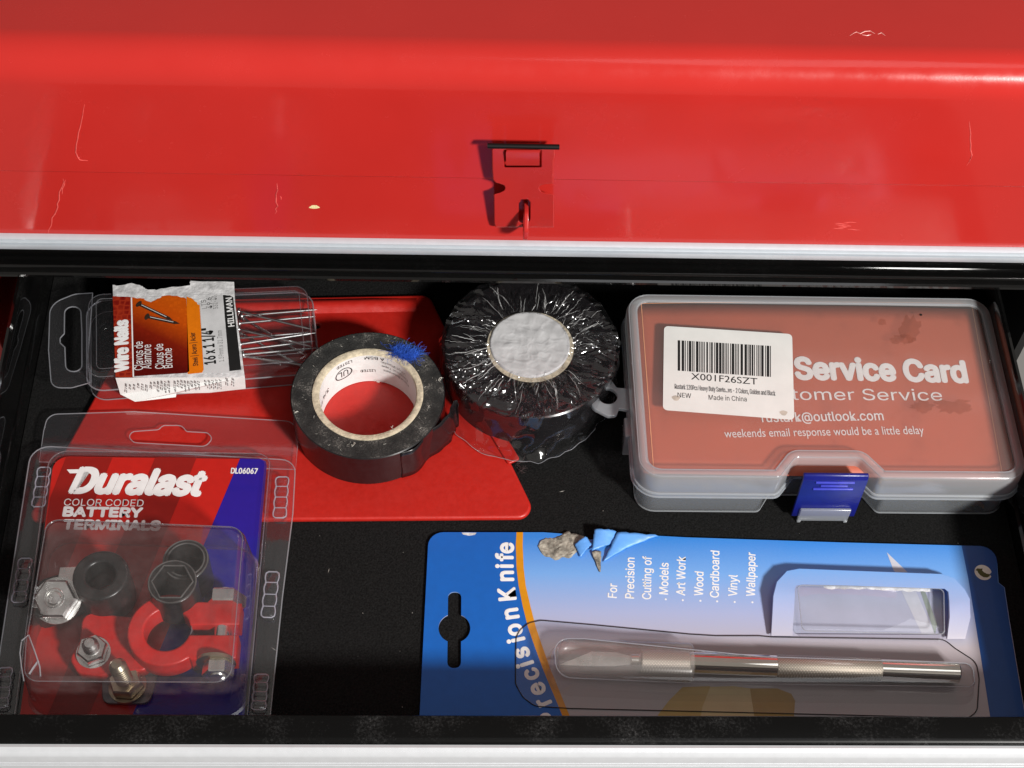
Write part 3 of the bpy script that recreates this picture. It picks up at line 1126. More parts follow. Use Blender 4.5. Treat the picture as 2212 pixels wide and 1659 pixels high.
text('core_print', 'Electrical Tape', Z3, (13, 0, 0), 1.5, M['grey_ink'], core, mapf=inv(R(36), 12.4))
text('core_print', 'Flame Retardant', Z3, (13, 0, 0), 1.5, M['grey_ink'], core, mapf=inv(R(34), 9.8))
text('core_print', '3/4 in', Z3, (9, 0, 0), 2.2, M['black_ink'], core, mapf=inv(R(150), 9.0))
# loose tail of tape standing off the roll
tp_ = [(760, 1118), (840, 1080), (905, 1000), (985, 930), (1040, 880), (1068, 820), (1085, 782), (1104, 770), (1116, 784)]
path = [c3(u, v, ZT) for u, v in tp_]
first = TC + (Vector((path[0].x, path[0].y, 0)) - Vector((TC.x, TC.y, 0))).normalized() * (RT + 0.15)
path[0] = Vector((first.x, first.y, ZT))
sm = []
for i in range(len(path) - 1):
    p0, p1, p2, p3 = path[max(0, i - 1)], path[i], path[i + 1], path[min(len(path) - 1, i + 2)]
    for k in range(6):
        t = k / 6
        sm.append(0.5 * ((2 * p1) + (p2 - p0) * t + (2 * p0 - 5 * p1 + 4 * p2 - p3) * t * t + (3 * p1 - p0 - 3 * p2 + p3) * t ** 3))
sm.append(path[-1])
rings = []
for i, p in enumerate(sm):
    t = i / (len(sm) - 1)
    lean = 3.0 * math.sin(math.pi * t) * t
    rings.append([Vector((p.x + lean * (1 - q / 6) * 0.6 + 0.25 * math.sin(i * 0.8 + q), p.y - 0.8 * lean * (1 - q / 6) + 0.2 * math.sin(i * 0.6), ZT0 + 0.2 + (HT - 0.4 - 2.5 * t ** 6) * q / 6)) for q in range(7)])
o = loft('loose_tail', rings, M['tape'], tp1, closed=False, smooth=True)
sd = o.modifiers.new('thick', 'SOLIDIFY')
sd.thickness = 0.00022

# blue fluff caught on the tape
M['blue_fibre'] = plain('blue_fibre', (0.02, 0.10, 0.55), 0.8, var=0.3)
fc = c3(775, 492, ZT + 0.5)
V, Fc = [], []


def fibre(V, Fc, p, l, r, flat=0.5, n=5):
    dirv = Vector((random.uniform(-1, 1), random.uniform(-1, 1), random.uniform(-flat, flat))).normalized()
    pts = [p]
    for k in range(n):
        dirv = (dirv + Vector((random.uniform(-.7, .7), random.uniform(-.7, .7), random.uniform(-flat, flat)))).normalized()
        q = pts[-1] + dirv * (l / n)
        q.z = max(q.z, p.z - 0.2)
        pts.append(q)
    for i, q in enumerate(pts):
        k = len(V)
        t = dirv.cross(Vector((0, 0, 1)))
        t = t.normalized() if t.length > 0.05 else Vector((1, 0, 0))
        V += [q + t * r, q - t * r * 0.5 + Vector((0, 0, r * 0.9)), q - t * r * 0.5 - Vector((0, 0, r * 0.9))]
        if i:
            for j in range(3):
                Fc.append((k - 3 + j, k - 3 + (j + 1) % 3, k + (j + 1) % 3, k + j))


for i in range(700):
    s = random.gauss(0, 1), random.gauss(0, 1)
    p = fc + Vector((s[0] * 2.9 + 0.5, s[1] * 1.3 - 0.2 * s[0], abs(random.gauss(0, 0.2))))
    fibre(V, Fc, p, random.uniform(2.0, 4.5), 0.045, 0.12)
tag(mk('lint', V, Fc, M['blue_fibre'], None, org=fc), 'tuft of blue fluff caught on the face of the opened black tape roll', 'lint')
# pale lint specks on the tape face and dark fluff by the plate edge
M['pale_fibre'] = plain('pale_fibre', (0.6, 0.58, 0.52), 0.9)
V, Fc = [], []
for i in range(70):
    a = random.uniform(0, 2 * math.pi)
    r = random.uniform(RC - 1, RT - 0.5)
    fibre(V, Fc, TC + Vector((r * math.cos(a), r * math.sin(a), HT + 0.15)), random.uniform(0.4, 1.2), 0.05, 0.25, 3)
for (u, v) in [(930, 825), (600, 660), (705, 960), (465, 1050), (995, 655), (100, 860)]:
    for q in range(8):
        fibre(V, Fc, c3(u, v, ZT + 0.3) + Vector((random.gauss(0, .4), random.gauss(0, .4), 0)), random.uniform(0.5, 1.3), 0.08, 0.3, 3)
ln = mk('fluff', V, Fc, M['pale_fibre'], tp1)
ln['kind'] = 'stuff'
M['dark_fibre'] = plain('dark_fibre', (0.05, 0.03, 0.03), 0.9)
V, Fc = [], []
for i in range(60):
    t = random.random()
    p = c3(1405 + 95 * t + random.gauss(0, 14), 1020 + 220 * t, 1.2)
    fibre(V, Fc, p, random.uniform(2, 4.5), 0.07, 0.3)
tag(mk('thread_fluff', V, Fc, M['dark_fibre'], None, org=c3(1450, 1130, 0.6)), 'dark stringy fluff caught along the slanted edge of the red plate', 'lint')

# ================================================================== tape roll in shrink film
H2, R2 = 19.5, 34.5
HA = 22.2
W0 = c3(1562, 450, HA)
W0.z = ZP + 0.1
tp2 = thing('wrapped_tape', 'new black tape roll in wrinkled clear film with a white disc in its core', 'tape', W0)
lathe('tape_winding', [(R2, 0.2), (R2, H2 - 0.5), (R2 - 0.6, H2), (17.3, H2)], W0, M['tape'], tp2, n=96)
lathe('core', [(17.5, 0.2), (17.5, H2 + 0.2), (15.6, H2 + 0.25), (15.4, H2 - 1)], W0, M['cream'], tp2, n=72)


def crumple(x, y, s, a):
    return a * (noise.noise(Vector((x * s, y * s, 3.1))) + 0.5 * noise.noise(Vector((x * s * 2.3, y * s * 2.3, 8.0))))


def crink(x, y, s):
    """sharp folds: thin ridges where a noise field crosses zero"""
    n1 = noise.noise(Vector((x * s, y * s, 11.3)))
    n2 = noise.noise(Vector((x * s * 1.9, y * s * 1.9, 2.7)))
    return max(0.0, 1 - abs(n1) / 0.10) * 0.6 + max(0.0, 1 - abs(n2) / 0.12) * 0.4


V, Fc = [], []
NA, NR = 150, 40
dc = c3(1558, 440, HA)
V.append(Vector((dc.x, dc.y, HA + 0.9 + crumple(0, 0, 0.13, 0.5))))
for j in range(1, NR + 1):
    for i in range(NA):
        a = 2 * math.pi * i / NA
        r = 16.3 * j / NR
        x, y = r * math.cos(a), r * math.sin(a)
        V.append(Vector((dc.x + x, dc.y + y, HA + 0.9 - (0.9 if j == NR else 0) + crumple(x, y, 0.13, 0.5) + 0.22 * crink(x + 40, y, 0.13) + 0.12 * crink(x, y + 30, 0.22))))
for i in range(NA):
    Fc.append((0, 1 + i, 1 + (i + 1) % NA))
for j in range(NR - 1):
    for i in range(NA):
        a, b = 1 + j * NA + i, 1 + j * NA + (i + 1) % NA
        Fc.append((a, a + NA, b + NA, b))
M['film_paper'] = plain('paper_under_film', (0.52, 0.52, 0.53), 0.4, coat=1.0, var=0.12, vscale=150)
mk('core_disc', V, Fc, M['film_paper'], tp2, True)

# film: folds run outwards from the disc, then down the side and out into a loose skirt
random.seed(21)
NA, NR = 540, 64
cre = []
for k in range(110):
    cre.append((random.uniform(0, 2 * math.pi), random.uniform(0.02, 0.055), random.uniform(0.25, 1.3), random.uniform(14, 24), random.uniform(25, 38), random.uniform(-0.35, 0.35)))


def film_z(a, r):
    h = 0.0
    for (ca, wd, am, r0, r1, tw) in cre:
        if r < r0 or r > r1:
            continue
        c = ca + tw * (r - r0) / 15
        d_ = (a - c + math.pi) % (2 * math.pi) - math.pi
        wv = wd * 16 / max(10, r * 0.6 + 6)
        if abs(d_) < wv:
            h += am * (1 - abs(d_) / wv) * math.sin(math.pi * (r - r0) / (r1 - r0)) ** 0.6
    return h


def polar_fold(a, r):
    """loose folds that run mostly outwards"""
    k = min(1.0, max(0.0, (r - 14) / 4))
    w1 = a + 0.35 * noise.noise(Vector((math.cos(a) * 2, math.sin(a) * 2, r * 0.06)))
    n1 = noise.noise(Vector((math.cos(w1) * 7, math.sin(w1) * 7, r * 0.09)))
    n2 = noise.noise(Vector((math.cos(w1) * 15, math.sin(w1) * 15, 5 + r * 0.14)))
    n3 = noise.noise(Vector((math.cos(a) * r * 0.22, math.sin(a) * r * 0.22, 9)))
    return k * (1.5 * (1 - abs(n1) * 2) + 1.1 * (0.5 - abs(n2)) + 0.5 * n3) + (1 - k) * 0.4 * n3


V, Fc = [], []
for j in range(NR + 1):
    for i in range(NA):
        a = 2 * math.pi * i / NA
        t = j / NR
        if t < 0.74:
            r = 15.6 + (R2 - 14.2) * t / 0.74
            x, y = r * math.cos(a), r * math.sin(a)
            z = HA + 0.55 + film_z(a, r) + polar_fold(a, r)
            if r < 17:
                z += 1.0 * (1 if r < 15 else (17 - r) / 2) + 0.6 * crink(x + 40, y, 0.20)
        else:
            q = (t - 0.74) / 0.26
            sk = max(0.0, math.cos(a - R(235))) ** 3 * 7 + max(0.0, math.cos(a - R(285))) ** 6 * 4
            r = R2 + 0.9 + 0.25 * math.sin(a * 37) * q + 1.6 * noise.noise(Vector((math.cos(a) * 6, math.sin(a) * 6, q * 3))) + 0.8 + sk * q ** 1.5
            x, y = r * math.cos(a), r * math.sin(a)
            z = HA + 0.3 - (HA - 0.8 - 3.0 * (sk > 2) * q) * q ** 0.9 + 0.6 * noise.noise(Vector((x * .3, y * .3, q * 4)))
        V.append(Vector((W0.x + x, W0.y + y, max(ZP + 0.5, z))))
for j in range(NR):
    for i in range(NA):
        a, b = j * NA + i, j * NA + (i + 1) % NA
        Fc.append((a, a + NA, b + NA, b))
flm = mk('film', V, Fc, M['wrap'], tp2, True, sharp=28)
CV, CF = [], []
for k in range(72):
    ca = random.uniform(0, 2 * math.pi)
    if random.random() < 0.35:
        ca = random.choice([R(20), R(165), R(200), R(60)]) + random.gauss(0, 0.25)
    j0 = random.randint(0, 14)
    j1 = min(int(NR * 0.72), j0 + random.randint(7, 34))
    tw = random.uniform(-0.02, 0.02)
    wig = random.uniform(0, 6)
    wdt = random.choice([0.05, 0.07, 0.09, 0.16])
    prev = None
    for j in range(j0, j1 + 1):
        f_ = (j - j0) / max(1, j1 - j0)
        ii = int((ca / (2 * math.pi) + tw * f_ + 0.0015 * math.sin(wig + f_ * 4)) * NA) % NA
        p = V[j * NA + ii] + Vector((0, 0, 0.10))
        rad = Vector((p.x - W0.x, p.y - W0.y, 0)).normalized()
        tn = Vector((-rad.y, rad.x, 0)) * wdt * (0.25 + math.sin(math.pi * f_)) 
        n_ = len(CV)
        CV += [p - tn, p + Vector((0, 0, wdt * 0.7)), p + tn]
        if prev is not None:
            CF += [(prev, n_, n_ + 1, prev + 1), (prev + 1, n_ + 1, n_ + 2, prev + 2)]
        prev = n_
rim = [V[NR * NA + i] for i in range(0, NA, 3)]
ck = mk('crease_glints', CV, CF, M['crease'], flm)  # pale strands along the film creases, painting in the highlights on the folds
ck['kind'] = 'stuff'
tube('film_edge', rim, 0.12, M['edge'], tp2, n=5, closed=True)
random.seed(5)

# ================================================================== parts box with service card
ZB = 27.5
pb = thing('parts_box', 'milky clear plastic parts box with blue latch and white barcode sticker', 'plastic box', c4(1150, 650, 0))
tops = [c4(212, 78, ZB), c4(2052, 84, ZB), c4(2212, 990, ZB), c4(275, 1015, ZB)]
TLc, TRc, BRc, BLc = [Vector((p.x, p.y)) for p in tops]
# rectangle fitted to the seen corners
xa, xb = (TLc.x + BLc.x) / 2, (TRc.x + BRc.x) / 2
ya, yb_ = (BLc.y + BRc.y) / 2, (TLc.y + TRc.y) / 2
nu0, nu1 = c4(1030, 1000, ZB).x, c4(1455, 1000, ZB).x       # latch bay in the front edge
bay = 9.0
front = [(xa, ya), (nu0 - 3, ya), (nu0 + 4, ya + bay), (nu1 - 4, ya + bay), (nu1 + 3, ya), (xb, ya), (xb, yb_), (xa, yb_)]
lidout = fillet(front, [9, 3.0, 3.0, 3.0, 3.0, 9, 9, 9], 7)
zl0 = 14.6
M['milky_edge'] = film('milky_edge', 1.45, 0.2, haze=0.5, hazecol=(0.72, 0.76, 0.80), gain=1.3)
blid = loft('lid', [ring(inset(lidout, -1.1), zl0), ring(inset(lidout, -1.0), zl0 + 1.6), ring(inset(lidout, -0.4), zl0 + 2.0), ring(inset(lidout, -0.1), ZB - 1.6), ring(inset(lidout, 0.4), ZB - 0.5), ring(inset(lidout, 1.2), ZB)], M['milky'], pb, smooth=True, sharp=50)
pl_in = inset(lidout, 4.2)
loft('lid_rim', [ring(inset(lidout, 1.2), ZB), ring(inset(lidout, 2.0), ZB + 0.15), ring(inset(lidout, 3.4), ZB + 0.1), ring(pl_in, ZB - 0.6)], M['milky'], blid, smooth=True)
patch('lid_window', ring(pl_in, ZB - 0.6), M['lid_clear'], blid)
tube('rim_bead', ring(inset(lidout, 3.6), ZB - 0.1), 0.28, M['milky_edge'], blid, n=6, closed=True)
tube('rim_bead', ring(inset(lidout, -0.6), zl0 + 2.0), 0.35, M['milky_edge'], blid, n=6, closed=True)
tube('rim_bead', ring(inset(lidout, -1.1), zl0 + 0.1), 0.40, M['milky_edge'], blid, n=6, closed=True)
tube('rim_bead', ring(inset(lidout, 0.7), ZB - 0.2), 0.25, M['milky_edge'], blid, n=6, closed=True)
bfront = [(xa + 1.0, ya + 0.2), (nu0 - 7, ya + 0.2), (nu0 - 2, ya + 8), (nu1 + 2, ya + 8), (nu1 + 7, ya + 0.2), (xb - 1.5, ya + 0.2), (xb - 1.5, yb_ - 1.5), (xa + 1.5, yb_ - 1.5)]
bout = fillet(bfront, [8, 3, 2, 2, 3, 8, 8, 8], 7)
tray = loft('tray', [ring(inset(bout, 2.0), 0.15), ring(inset(bout, 0.8), 0.5), ring(inset(bout, 0.4), 2.0), ring(inset(bout, 0.2), zl0 - 0.4)], M['tray_milky'], pb, cap0=True, smooth=True, sharp=60)
tube('foot_bead', ring(inset(bout, 0.7), 0.8), 0.40, M['milky_edge'], tray, n=6, closed=True)
# rear hinge and the hanging eye on the left
zt_ = 16.5
ep = [c4(245, 560, zt_), c4(160, 553, zt_), c4(132, 512, zt_), c4(48, 497, zt_), c4(30, 525, zt_), c4(42, 650, zt_), c4(120, 690, zt_), c4(160, 688, zt_), c4(172, 650, zt_), c4(250, 668, zt_)]
eo = fillet(ep, [0, 1.5, 1, 2.5, 2, 2, 1, 2, 1, 0], 5)
ec = c4(118, 593, zt_)
eyeh = [Vector((ec.x + 4.1 * math.cos(t), ec.y + 4.1 * math.sin(t))) for t in [k * math.pi / 16 for k in range(32)]]
slab('hanging_eye', [eo, eyeh], zt_ - 1.0, zt_ + 1.0, M['milky_edge'], pb, bev=0.3)
hb = c4(222, 745, zt_)
box('side_clip', hb.x - 1.5, xa + 0.9, hb.y - 4.5, hb.y + 4.5, 3, 17, M['milky_edge'], pb, bev=0.5)
# blue snap latch
la = lambda u, v: F(2300 * 0.548611 + 0.42956 * u, 1100 * 0.548611 + 0.42956 * v, ya - 1.2)
lt = [la(1078, 992), la(1432, 1000), la(1372, 1178), (la(1040, 1168))]
xl0, xl1 = (lt[0].x + lt[3].x) / 2 + 1.2, (lt[1].x + lt[2].x) / 2 - 0.6
zlt, zlb = lt[0].z - 0.3, 3.2
lp = [(ya + 1.0, zlt - 0.1), (ya + 0.2, zlt + 0.3), (ya - 0.6, zlt), (ya - 1.5, zlt - 2.0), (ya - 2.2, 11), (ya - 2.5, zlb), (ya - 1.2, zlb - 0.2), (ya - 0.8, 11), (ya + 0.2, zlt - 2.2), (ya + 1.0, zlt - 1.2)]
lat = extrude_x('latch', lp, xl0, xl1, M['blue_latch'], pb, sharp=40)
bevel(lat, 0.35, 2)
M['latch_light'] = plain('latch_face', (0.05, 0.06, 0.5), 0.3)
cxl = (xl0 + xl1) / 2
wl = (xl1 - xl0)
for k, (zz_, w_) in enumerate([(zlt - 3.0, 0.6), (zlt - 5.2, 0.42), (zlt - 7.4, 0.62)]):
    t = (zz_ - 11) / (zlt - 2.0 - 11)
    yf_ = ya - 2.2 + 0.7 * t
    box('latch_rib', cxl - wl * w_ / 2, cxl + wl * w_ / 2, yf_ - 0.6, yf_ + 0.3, zz_ - 0.45, zz_ + 0.45, M['latch_light'], lat, bev=0.2)
box('latch_tongue', cxl - wl * 0.40, cxl + wl * 0.40, ya - 3.5, ya - 2.3, 1.2, 9.5, M['milky_edge'], pb, bev=0.4)
for s in (-1, 1):
    box('tongue_foot', cxl + s * wl * 0.37 - 0.7, cxl + s * wl * 0.37 + 0.7, ya - 3.7, ya - 2.4, 0.3, 1.5, M['milky_edge'], pb, bev=0.2)

# white sticker on the lid
ZS = ZB - 0.35
S4 = lambda u, v, dz=0.0: c4(u, v, ZS + dz)
so = fillet([S4(402, 234), S4(1046, 275), S4(1057, 706), S4(396, 656)], 1.8, 5)
stk = slab('sticker', [so], ZS - 0.12, ZS, M['sticker'], pb)
random.seed(11)
V, Fc = [], []
ta, tb2, bb2, ba = S4(471, 306, 0.06), S4(943, 335, 0.06), S4(943, 491, 0.06), S4(471, 459, 0.06)
x = 0.0
while x < 1.0:
    wbar = random.choice([1, 1, 2, 3]) / 118
    gap = random.choice([1, 1, 1, 2]) / 118
    if x + wbar > 1:
        break
    k = len(V)
    V += [ta + (tb2 - ta) * x, ta + (tb2 - ta) * (x + wbar), ba + (bb2 - ba) * (x + wbar), ba + (bb2 - ba) * x]
    Fc.append((k, k + 1, k + 2, k + 3))
    x += wbar + gap
mk('barcode', V, Fc, M['black_ink'], stk)
text('lettering', 'X001F26SZT', S4(538, 503, 0.06), S4(872, 530, 0.06), 2.3, M['black_ink'], stk, std=True)
text('lettering', 'Rustark 120Pcs Heavy Duty Sawto...ws - 2 Colors, Golden and Black', S4(456, 550, 0.06), S4(962, 585, 0.06), 2.3, M['grey_ink'], stk, bold=0.012)
text('lettering', 'NEW', S4(470, 592, 0.06), S4(538, 597, 0.06), 2.2, M['black_ink'], stk)
text('lettering', 'Made in China', S4(627, 605, 0.06), S4(818, 614, 0.06), 2.3, M['black_ink'], stk)
for (u, v, r_) in [(462, 597, 1.6), (1003, 672, 1.5)]:
    c = S4(u, v, 0.05)
    patch('smudge', [c + Vector((r_ * math.cos(t) * (1 + .2 * math.sin(3 * t)), r_ * 0.8 * math.sin(t), 0)) for t in [k * 0.524 for k in range(12)]], plain('smudge', (0.50, 0.44, 0.38), 0.7, var=0.2), stk)

# orange service card lying under the lid
ZC = 22.6


def salmon(name):
    mt, nt, b, _ = nodes(name)
    n = noise_tex(nt, 38, 7, 0.68)
    r = ramp(nt, n.outputs[0], [(0.3, hexc('BA5A40')), (0.55, hexc('B4583F')), (0.78, hexc('96452F'))])
    nt.links.new(r.outputs[0], b.inputs['Base Color'])
    b.inputs['Roughness'].default_value = 0.5
    return mt


M['salmon'] = salmon('salmon_print')
M['cardline'] = plain('pale_orange_line', 'F0A070', 0.5)
svc = thing('service_card', 'orange printed service card under the lid of the milky plastic box', 'card', Vector(((xa + xb) / 2, (ya + yb_) / 2, ZC - 0.4)))


def bow(v):
    """the card sags a little at its ends"""
    t = (v.x - (xa + xb) / 2) / ((xb - xa) / 2)
    s = (v.y - (ya + yb_) / 2) / ((yb_ - ya) / 2)
    return Vector((v.x, v.y, v.z + 1.2 * (1 - t * t) * (0.6 + 0.4 * s) + 0.5 * s))


def grid_card(name, pts4, mat, par, nx=24, ny=12, z=ZC):
    V, Fc = [], []
    a, b, c, d_ = [Vector((p[0], p[1], z)) for p in pts4]
    for j in range(ny + 1):
        for i in range(nx + 1):
            s, t = i / nx, j / ny
            V.append(bow((a * (1 - s) + b * s) * (1 - t) + (d_ * (1 - s) + c * s) * t))
    for j in range(ny):
        for i in range(nx):
            k = j * (nx + 1) + i
            Fc.append((k, k + 1, k + nx + 2, k + nx + 1))
    return mk(name, V, Fc, mat, par, True)


e = 2.6
scard = grid_card('card_sheet', [(xa + e, yb_ - e), (xb - e - 1.0, yb_ - e), (xb - e, ya + 3.2), (xa + e, ya + 5)], M['salmon'], svc)
S = scard.modifiers.new('thick', 'SOLIDIFY')
S.thickness = 0.0003
K = lambda u, v: c4(u, v, ZC)
lift = lambda v: bow(v) + Vector((0, 0, 0.25))


def card_text(s, a, b, cap, **k):
    a, b = Vector(a), Vector(b)
    ex = (b - a).normalized()
    ey = Vector((0, 0, 1)).cross(ex)
    def g(x, y):
        p = a + ex * x + ey * y
        return lift(p)
    return text('lettering', s, a, b, cap, M['white'], svc, mapf=g, **k)


card_text('Service Card', K(1068, 506), K(1925, 520), 9.9, bold=0.036)
a1, b1 = K(1042, 612), K(1802, 614)
full = 'Customer Service'
Vs, _ = glyphs('Cus')
Vf, _ = glyphs(full)
fw = max(v.x for v in Vf)
cw = max(v.x for v in Vs)
ln_ = (b1 - a1).length / (1 - cw / fw)
card_text(full, b1 - (b1 - a1).normalized() * ln_, b1, 5.3)
card_text('rustark@outlook.com', K(895, 722), K(1506, 712), 4.2, bold=0.008)
card_text('weekends email response would be a little delay', K(707, 798), K(1710, 780), 2.8, std=True)


def strip(a, b, wd, mat, par, nm='border_line', n=12):
    a, b = Vector(a), Vector(b)
    ex = (b - a).normalized()
    ey = Vector((-ex.y, ex.x, 0)) * wd / 2
    V, Fc = [], []
    for i in range(n + 1):
        p = a + (b - a) * (i / n)
        V += [lift(p + ey), lift(p - ey)]
        if i:
            k = 2 * i
            Fc.append((k - 2, k, k + 1, k - 1))
    return mk(nm, V, Fc, mat, par)


cA, cB, cC, cD = K(286, 128), K(1945, 128), K(2105, 985), K(352, 985)
for a, b in ((cA, cB), (cB, cC), (cD, cA)):
    strip(a, b, 0.35, M['cardline'], svc)
# stains on the lid over the card
M['stain'] = film('lid_stain', 1.3, 0.5, tint=(0.90, 0.87, 0.85), haze=0.07, hazecol=(0.25, 0.20, 0.18), hazevar=250)
random.seed(3)
for (u, v, ru, rv) in [(1640, 250, 60, 75), (1500, 215, 26, 22), (1860, 640, 120, 40), (1700, 640, 70, 35), (1600, 300, 70, 30)]:
    c = c4(u, v, ZB - 0.45)
    patch('lid_stain', [c4(u + ru * math.cos(t) * random.uniform(.55, 1.1), v + rv * math.sin(t) * random.uniform(.55, 1.1), ZB - 0.45 + 0.02 * random.random() * 0) for t in [k * 0.2618 for k in range(24)]], M['stain'], blid)
dt = c4(1693, 178, ZB - 0.4)
patch('lid_speck', [dt + Vector((0.6 * math.cos(t), 0.6 * math.sin(t), 0)) for t in [k * 0.785 for k in range(8)]], M['black_ink'], blid)
# brass picture hangers seen dimly through the front of the box
M['gold'] = plain('brass_hanger', (0.55, 0.38, 0.12), 0.3, metal=1.0, var=0.2)
random.seed(9)
hprof = [(0, 0), (38, 0), (34, 4), (4, 4)]
teeth = [(0, 0)] + [q for k in range(9) for q in ((2 + k * 4, 0), (4 + k * 4, 1.2))] + [(38, 0), (38, 1.5), (33, 6), (5, 6), (0, 1.5)]
for k in range(5):
    ang = random.uniform(-0.5, 0.5)
    ox, oy = random.uniform(xa + 8, xb - 48), random.uniform(ya + 14, yb_ - 20)
    if k < 5:
        ox, oy = xb - 50 + random.uniform(-6, 4), ya + 10 + k * 2
        ang = random.uniform(-0.2, 0.15)
    z0 = 1.6 + 1.0 * k
    ca, sa = math.cos(ang), math.sin(ang)
    Vv, Ff = shape_mesh([teeth], 0.6)
    og = Vector((ox, oy, z0))
    hg = mk('sawtooth_hanger', [og + Vector((v.x * ca - v.y * sa, v.x * sa + v.y * ca, v.z)) for v in Vv], Ff, M['gold'], None, org=og)
    tag(hg, 'small brass sawtooth picture hanger inside the milky plastic box', 'picture hanger', 'brass hangers in the box')

# ================================================================== battery terminal package
ZD, ZK = 6.0, 7.2
bp_ = thing('blister_package', 'clear blister package with red and blue card holding battery terminals', 'blister package', c2(800, 900, 0))
D = lambda u, v, z=ZK: c2(u, v, z)
# header flange with hang hole (rear sheet)
hd = [D(205, 290, 5.0), D(228, 130, 5.0), D(250, 42, 5.0), D(700, 28, 5.0), D(1520, 78, 5.0), D(1562, 130, 5.0), D(1545, 330, 5.0)]
hd = fillet(hd, [0, 0, 6, 0, 5, 2, 0], 6)
hh_ = [D(672, 160, 5.0), D(690, 132, 5.0), D(830, 122, 5.0), D(850, 100, 5.0), D(950, 100, 5.0), D(975, 132, 5.0), D(1085, 138, 5.0), D(1112, 168, 5.0), D(1075, 210, 5.0), D(700, 190, 5.0)]
hh_ = fillet(hh_, [2, 2, 1.5, 3, 3, 1.5, 2, 3, 3, 3], 4)
hf = slab('header_flange', [hd, hh_], 4.8, 5.1, M['clear'], bp_)
tube('flange_edge', ring(hd, 5.0), 0.22, M['edge'], hf, n=6, closed=True)
tube('flange_edge', ring(hh_, 5.0), 0.22, M['edge'], hf, n=6, closed=True)
# raised frame of the front shell
so_ = fillet([D(165, 205, ZD), D(1545, 282, ZD), D(1530, 560, ZD), D(1475, 1000, ZD), D(1395, 1780, ZD), D(-75, 1780, ZD), D(35, 1045, ZD)], [7, 6, 0, 0, 3, 3, 0], 6)
card_o = fillet([D(283, 262), D(1396, 276), D(1262, 1760), D(85, 1760)], [5.5, 4, 3, 3], 6)
fr_ = slab('shell_flange', [so_, inset(card_o, -1.6)], ZD - 0.15, ZD + 0.15, M['clear'], bp_)
tube('flange_edge', ring(so_, ZD), 0.26, M['edge'], fr_, n=6, closed=True)
sh = loft('shell_window', [ring(inset(card_o, -2.4), ZD), ring(inset(card_o, -1.9), ZD + 2.6), ring(inset(card_o, -1.0), ZD + 3.2), ring(inset(card_o, 0.6), ZD + 3.2)], M['clear'], bp_, smooth=True)
tube('window_edge', ring(inset(card_o, -1.4), ZD + 3.1), 0.24, M['edge_soft'], sh, n=6, closed=True)
M['card_red'] = plain('card_red', 'B81E16', 0.38, var=0.05, coat=0.3)
M['card_dark'] = plain('card_dark_red', '8A1812', 0.38, var=0.05, coat=0.3)
M['card_blue'] = plain('card_blue', '17178C', 0.38, var=0.05, coat=0.3)
cd = slab('card', [card_o], ZK - 0.35, ZK, M['card_red'], bp_)
zp = ZK + 0.08
dg = lambda u, v: u - 0.42 * (v - 275)
blue = [D(1255, 276, zp), D(1340, 277, zp)] + [Vector((p.x, p.y, zp)) for p in card_o if p.x > D(1330, 276).x and p.y > D(1000, 420).y] + [D(1262 + 2, 1755, zp), D(632, 1755, zp)]
seen, bl = set(), []
patch('blue_field', [D(1255, 272, zp), D(1362, 275, zp), D(1388, 288, zp), D(1394, 310, zp), D(1264, 1755, zp), D(632, 1755, zp)], M['card_blue'], cd)
for (u0, u1) in ((345, 588), (812, 1028)):
    v1 = 1755
    patch('dark_stripe', [D(u0, 266, zp), D(u1, 268, zp), D(dg(u1, v1), v1, zp), D(max(92, dg(u0, v1)), v1, zp)] if u0 > 500 else [D(u0, 266, zp), D(u1, 268, zp), D(dg(u1, 1400), 1400, zp), D(140, 1300, zp), D(262, 480, zp)], M['card_dark'], cd)
zq = ZK + 0.16
def dur(s, u0, v0, u1, v1, cap, mat=None, **k):
    return text('lettering', s, D(u0, v0, zq), D(u1, v1, zq), cap, mat or M['white'], cd, **k)


random.seed(4)
dur('Duralast', 368, 447, 1062, 462, 10.6, shear=0.28, bold=0.042, space=1.0)
# the long bar of the initial letter
patch('lettering', [D(349, 330, zq), D(470, 328, zq), D(462, 348, zq), D(365, 350, zq)], M['white'], cd)
dur('COLOR CODED', 332, 518, 748, 523, 3.0)
dur('BATTERY', 330, 572, 738, 578, 3.8, bold=0.05)
dur('TERMINALS', 330, 640, 832, 646, 3.8, bold=0.05)
dur('DL06067', 1207, 350, 1344, 352, 2.4, bold=0.025)
# moulded press studs along both flanges
def studs(pts):
    zc_ = ZD + 0.3
    (u0, v0), (u1, v1) = pts
    a, b = D(u0, v0, zc_), D(u1, v1, zc_)
    ex = (b - a).normalized()
    ey = Vector((-ex.y, ex.x, 0))
    n = 4
    L = (b - a).length
    q = []
    for s in (1, -1):
        for i in range(n * 6 + 1):
            t = i / (n * 6)
            if s < 0:
                t = 1 - t
            q.append(a + ex * (L * t) + ey * s * (2.5 + 0.45 * abs(math.sin(math.pi * t * n)) - 0.9 * (abs(2 * t - 1) > 0.97)))
    o = loft('press_stud', [ring(q, ZD + 0.1), ring(inset(q, 0.3), ZD + 1.8), ring(inset(q, 0.8), ZD + 2.2)], M['clear'], fr_, cap1=True, smooth=True)
    tube('stud_edge', ring(inset(q, 0.4), ZD + 1.9), 0.28, M['stud_edge'], fr_, n=5, closed=True)
    for i in range(1, n):
        m_ = a + ex * (L * i / n)
        tube('stud_edge', [m_ - ey * 2.4 + Vector((0, 0, 1.7)), m_ + ey * 2.4 + Vector((0, 0, 1.7))], 0.22, M['stud_edge'], fr_, n=5)


studs([(1478, 375), (1462, 598)])
studs([(1428, 870), (1400, 1118)])
studs([(1370, 1405), (1352, 1600)])
studs([(238, 325), (202, 540)])
studs([(140, 800), (98, 1040)])
studs([(35, 1370), (5, 1590)])
